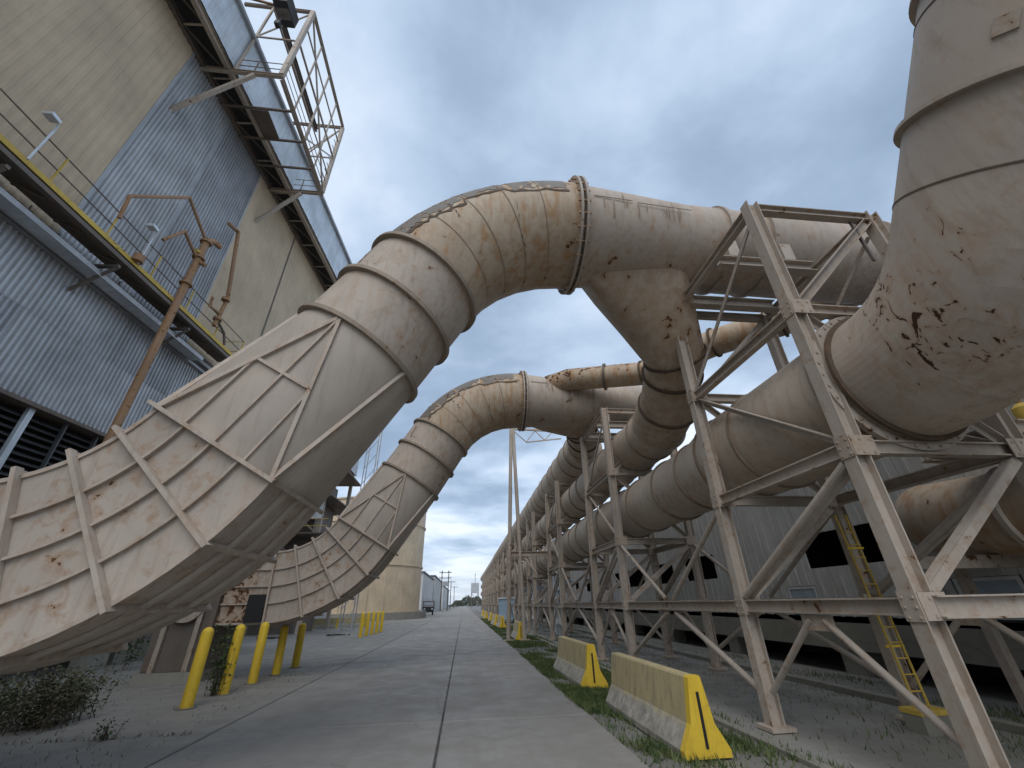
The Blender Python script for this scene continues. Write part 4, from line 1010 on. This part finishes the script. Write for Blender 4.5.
# utility poles
def pole(x, y, h, lb, hf=False):
    P = empty('utility_pole', (x, y, 0), label=lb, cat='pole', group='utility poles far down the road')
    for dx in ((-1.1, 1.1) if hf else (0,)): MB().tube([(dx,0,0),(dx,0,h)], [.2,.13], 8).build('shaft', 'pole_wood', P)
    for z in ((h-.6, h-2.2) if hf else (h-.5,)):
        MB().bar((-2,0,z), (2,0,z), .18, .22).build('cross_arm', 'pole_wood', P)
        for xx in (-1.8, -.9, .9, 1.8): MB().tube([(xx,0,z+.1),(xx,0,z+.55)], .07, 6).build('insulator', 'insulator', P)
    if hf: MB().box(-1, 1, -.4, .4, h-4.6, h-3.2).build('transformer', 'galv_dark', P)
pole(-6.3, 148, 11.6, 'twin legged utility pole with transformer beside the warehouses', True)
pole(-6.0, 205, 11.2, 'single utility pole beyond the twin legged one'); pole(-5.6, 262, 11, 'farthest utility pole down the road')
FT = empty('lattice_tower', (7.2, 300, 0), label='small distant tower with a mast at the end of the road', cat='tower')
MB().box(-2.6, 2.6, -2, 2, 8, 14).build('tank_box', 'galv', FT)
for x in (-2.2, 2.2):
    for y in (-1.6, 1.6): MB().bar((x,y,0), (x,y,8), .4, .4).build('leg', 'steel_dark', FT)
MB().bar((-2.2,-1.6,0), (2.2,-1.6,8), .25, .25).build('brace', 'steel_dark', FT); MB().bar((2.2,-1.6,0), (-2.2,-1.6,8), .25, .25).build('brace', 'steel_dark', FT)
MB().bar((0,0,14), (0,0,20), .3, .3).build('mast', 'steel_dark', FT)
# truck
TKc = empty('parked_truck', (-6.9, 92, 0), rad(4), label='dark flatbed truck parked at the roadside in the distance', cat='truck')
MB().loft([[V((x,y,z)) for x in (-1.0,1.0) for y in ()] or [V((-1,y,z)),V((1,y,z)),V((1,y2,z)),V((-1,y2,z))] for y, y2, z in ((-2.4,-.2,.7),(-2.4,-.2,1.4),(-2.0,-.3,2.25),(-1.9,-.4,2.35))]).build('cab', 'truck_paint', TKc)
MB().box(-.95, .95, -3.3, -2.38, .65, 1.35).build('bonnet', 'truck_paint', TKc)
MB().box(-1.15, 1.15, -.1, 3.4, 1.0, 1.2).build('flatbed', 'truck_paint', TKc); MB().box(-1.15, 1.15, -.12, .0, 1.2, 2.4).build('headboard', 'truck_paint', TKc)
MB().box(-.8, .8, -2.24, -2.2, 1.5, 2.15).build('windscreen', 'glass', TKc); MB().box(-.9, .9, -3.4, -3.3, .5, .75).build('bumper', 'rubber', TKc)
for x in (-.85, .85):
    for y in (-2.7, 2.2):
        wv = MB().tube([(x-.14,y,.45),(x+.14,y,.45)], .45, 18).build('wheel', 'rubber', TKc, smooth=40); MB().tube([(x-.15,y,.45),(x+.15,y,.45)], .22, 12).build('rim', 'galv_dark', wv)
for x in (-.7, .7): MB().box(x-.14, x+.14, -3.33, -3.29, .95, 1.15).build('headlight', 'lamp_glass', TKc)
# machinery under the receding rack
vm = []
def manifold(x, y, lb, m_='galv_pale', n=3):
    Mf = empty('valve_manifold', (x, y, 0), label=lb, cat='pipework', group='valve pipework under the rack')
    for i in range(n):
        yy = i*.9; MB().tube([(0,yy,0),(0,yy,3.1)], .10, 10).build('riser', m_, Mf, smooth=True)
        for z in (.6, 1.4, 2.3): MB().tube([(0,yy,z),(0,yy,z+.2)], .2, 12).build('valve_body', 'white_paint', Mf, smooth=40)
        MB().tube([(0,yy,2.75),(.7,yy,2.75)], .07, 8).build('branch', m_, Mf, smooth=True)
    MB().tube([(0,-.3,1.9),(0,n*.9,1.9)], .08, 8).build('manifold_pipe', m_, Mf, smooth=True)
    return Mf
for i, y in enumerate((25.2, 28.2, 33.8, 37.0, 42.0, 46.0)):
    manifold(5.5+.5*(i % 2), y, ['nearest', 'second', 'third', 'fourth', 'fifth', 'farthest'][i]+' cluster of white valves and pipes under the rack')
BX = empty('blue_cabinet', (4.3, 46, 0), label='pale blue cabinet at the rack edge far down the verge', cat='cabinet')
MB().box(-.7, .9, -1.2, 1.2, .3, 2.1).build('body', 'blue_box', BX); MB().box(-.8, 1.0, -1.3, 1.3, 2.1, 2.2).build('lid', 'white_paint', BX)
for x in (-.6, .8): MB().box(x-.06, x+.06, -1.1, 1.1, 0, .3).build('foot', 'steel_dark', BX)
# far trees: one soft mass on the horizon
r = random.Random(5); tr = MB()
for i in range(16000):
    x = r.uniform(-260, 320); y = r.uniform(420, 470); top = 5+3*math.sin(x*.05)+2.2*math.sin(x*.17+1)+1.2*math.sin(x*.6)
    z = top*r.random()**.7; s_ = r.uniform(.5, 1.3); d = V((r.gauss(0,1),r.gauss(0,.5),r.gauss(0,1))).normalized()*s_; e = V((r.gauss(0,1),0,r.gauss(0,1))).normalized()*s_
    o = len(tr.v); c_ = V((x,y,z)); tr.v += [tuple(c_-d), tuple(c_+e), tuple(c_+d), tuple(c_-e)]; tr.f.append((o,o+1,o+2,o+3))
tr.build('tree_line', 'far_leaf', fix=False, label='low line of trees on the far horizon', cat='trees', kind='stuff')
# cycles settings
scn.render.engine = 'CYCLES'
scn.cycles.max_bounces = 6; scn.cycles.diffuse_bounces = 4; scn.cycles.glossy_bounces = 2; scn.cycles.use_adaptive_sampling = True; scn.cycles.adaptive_threshold = .02
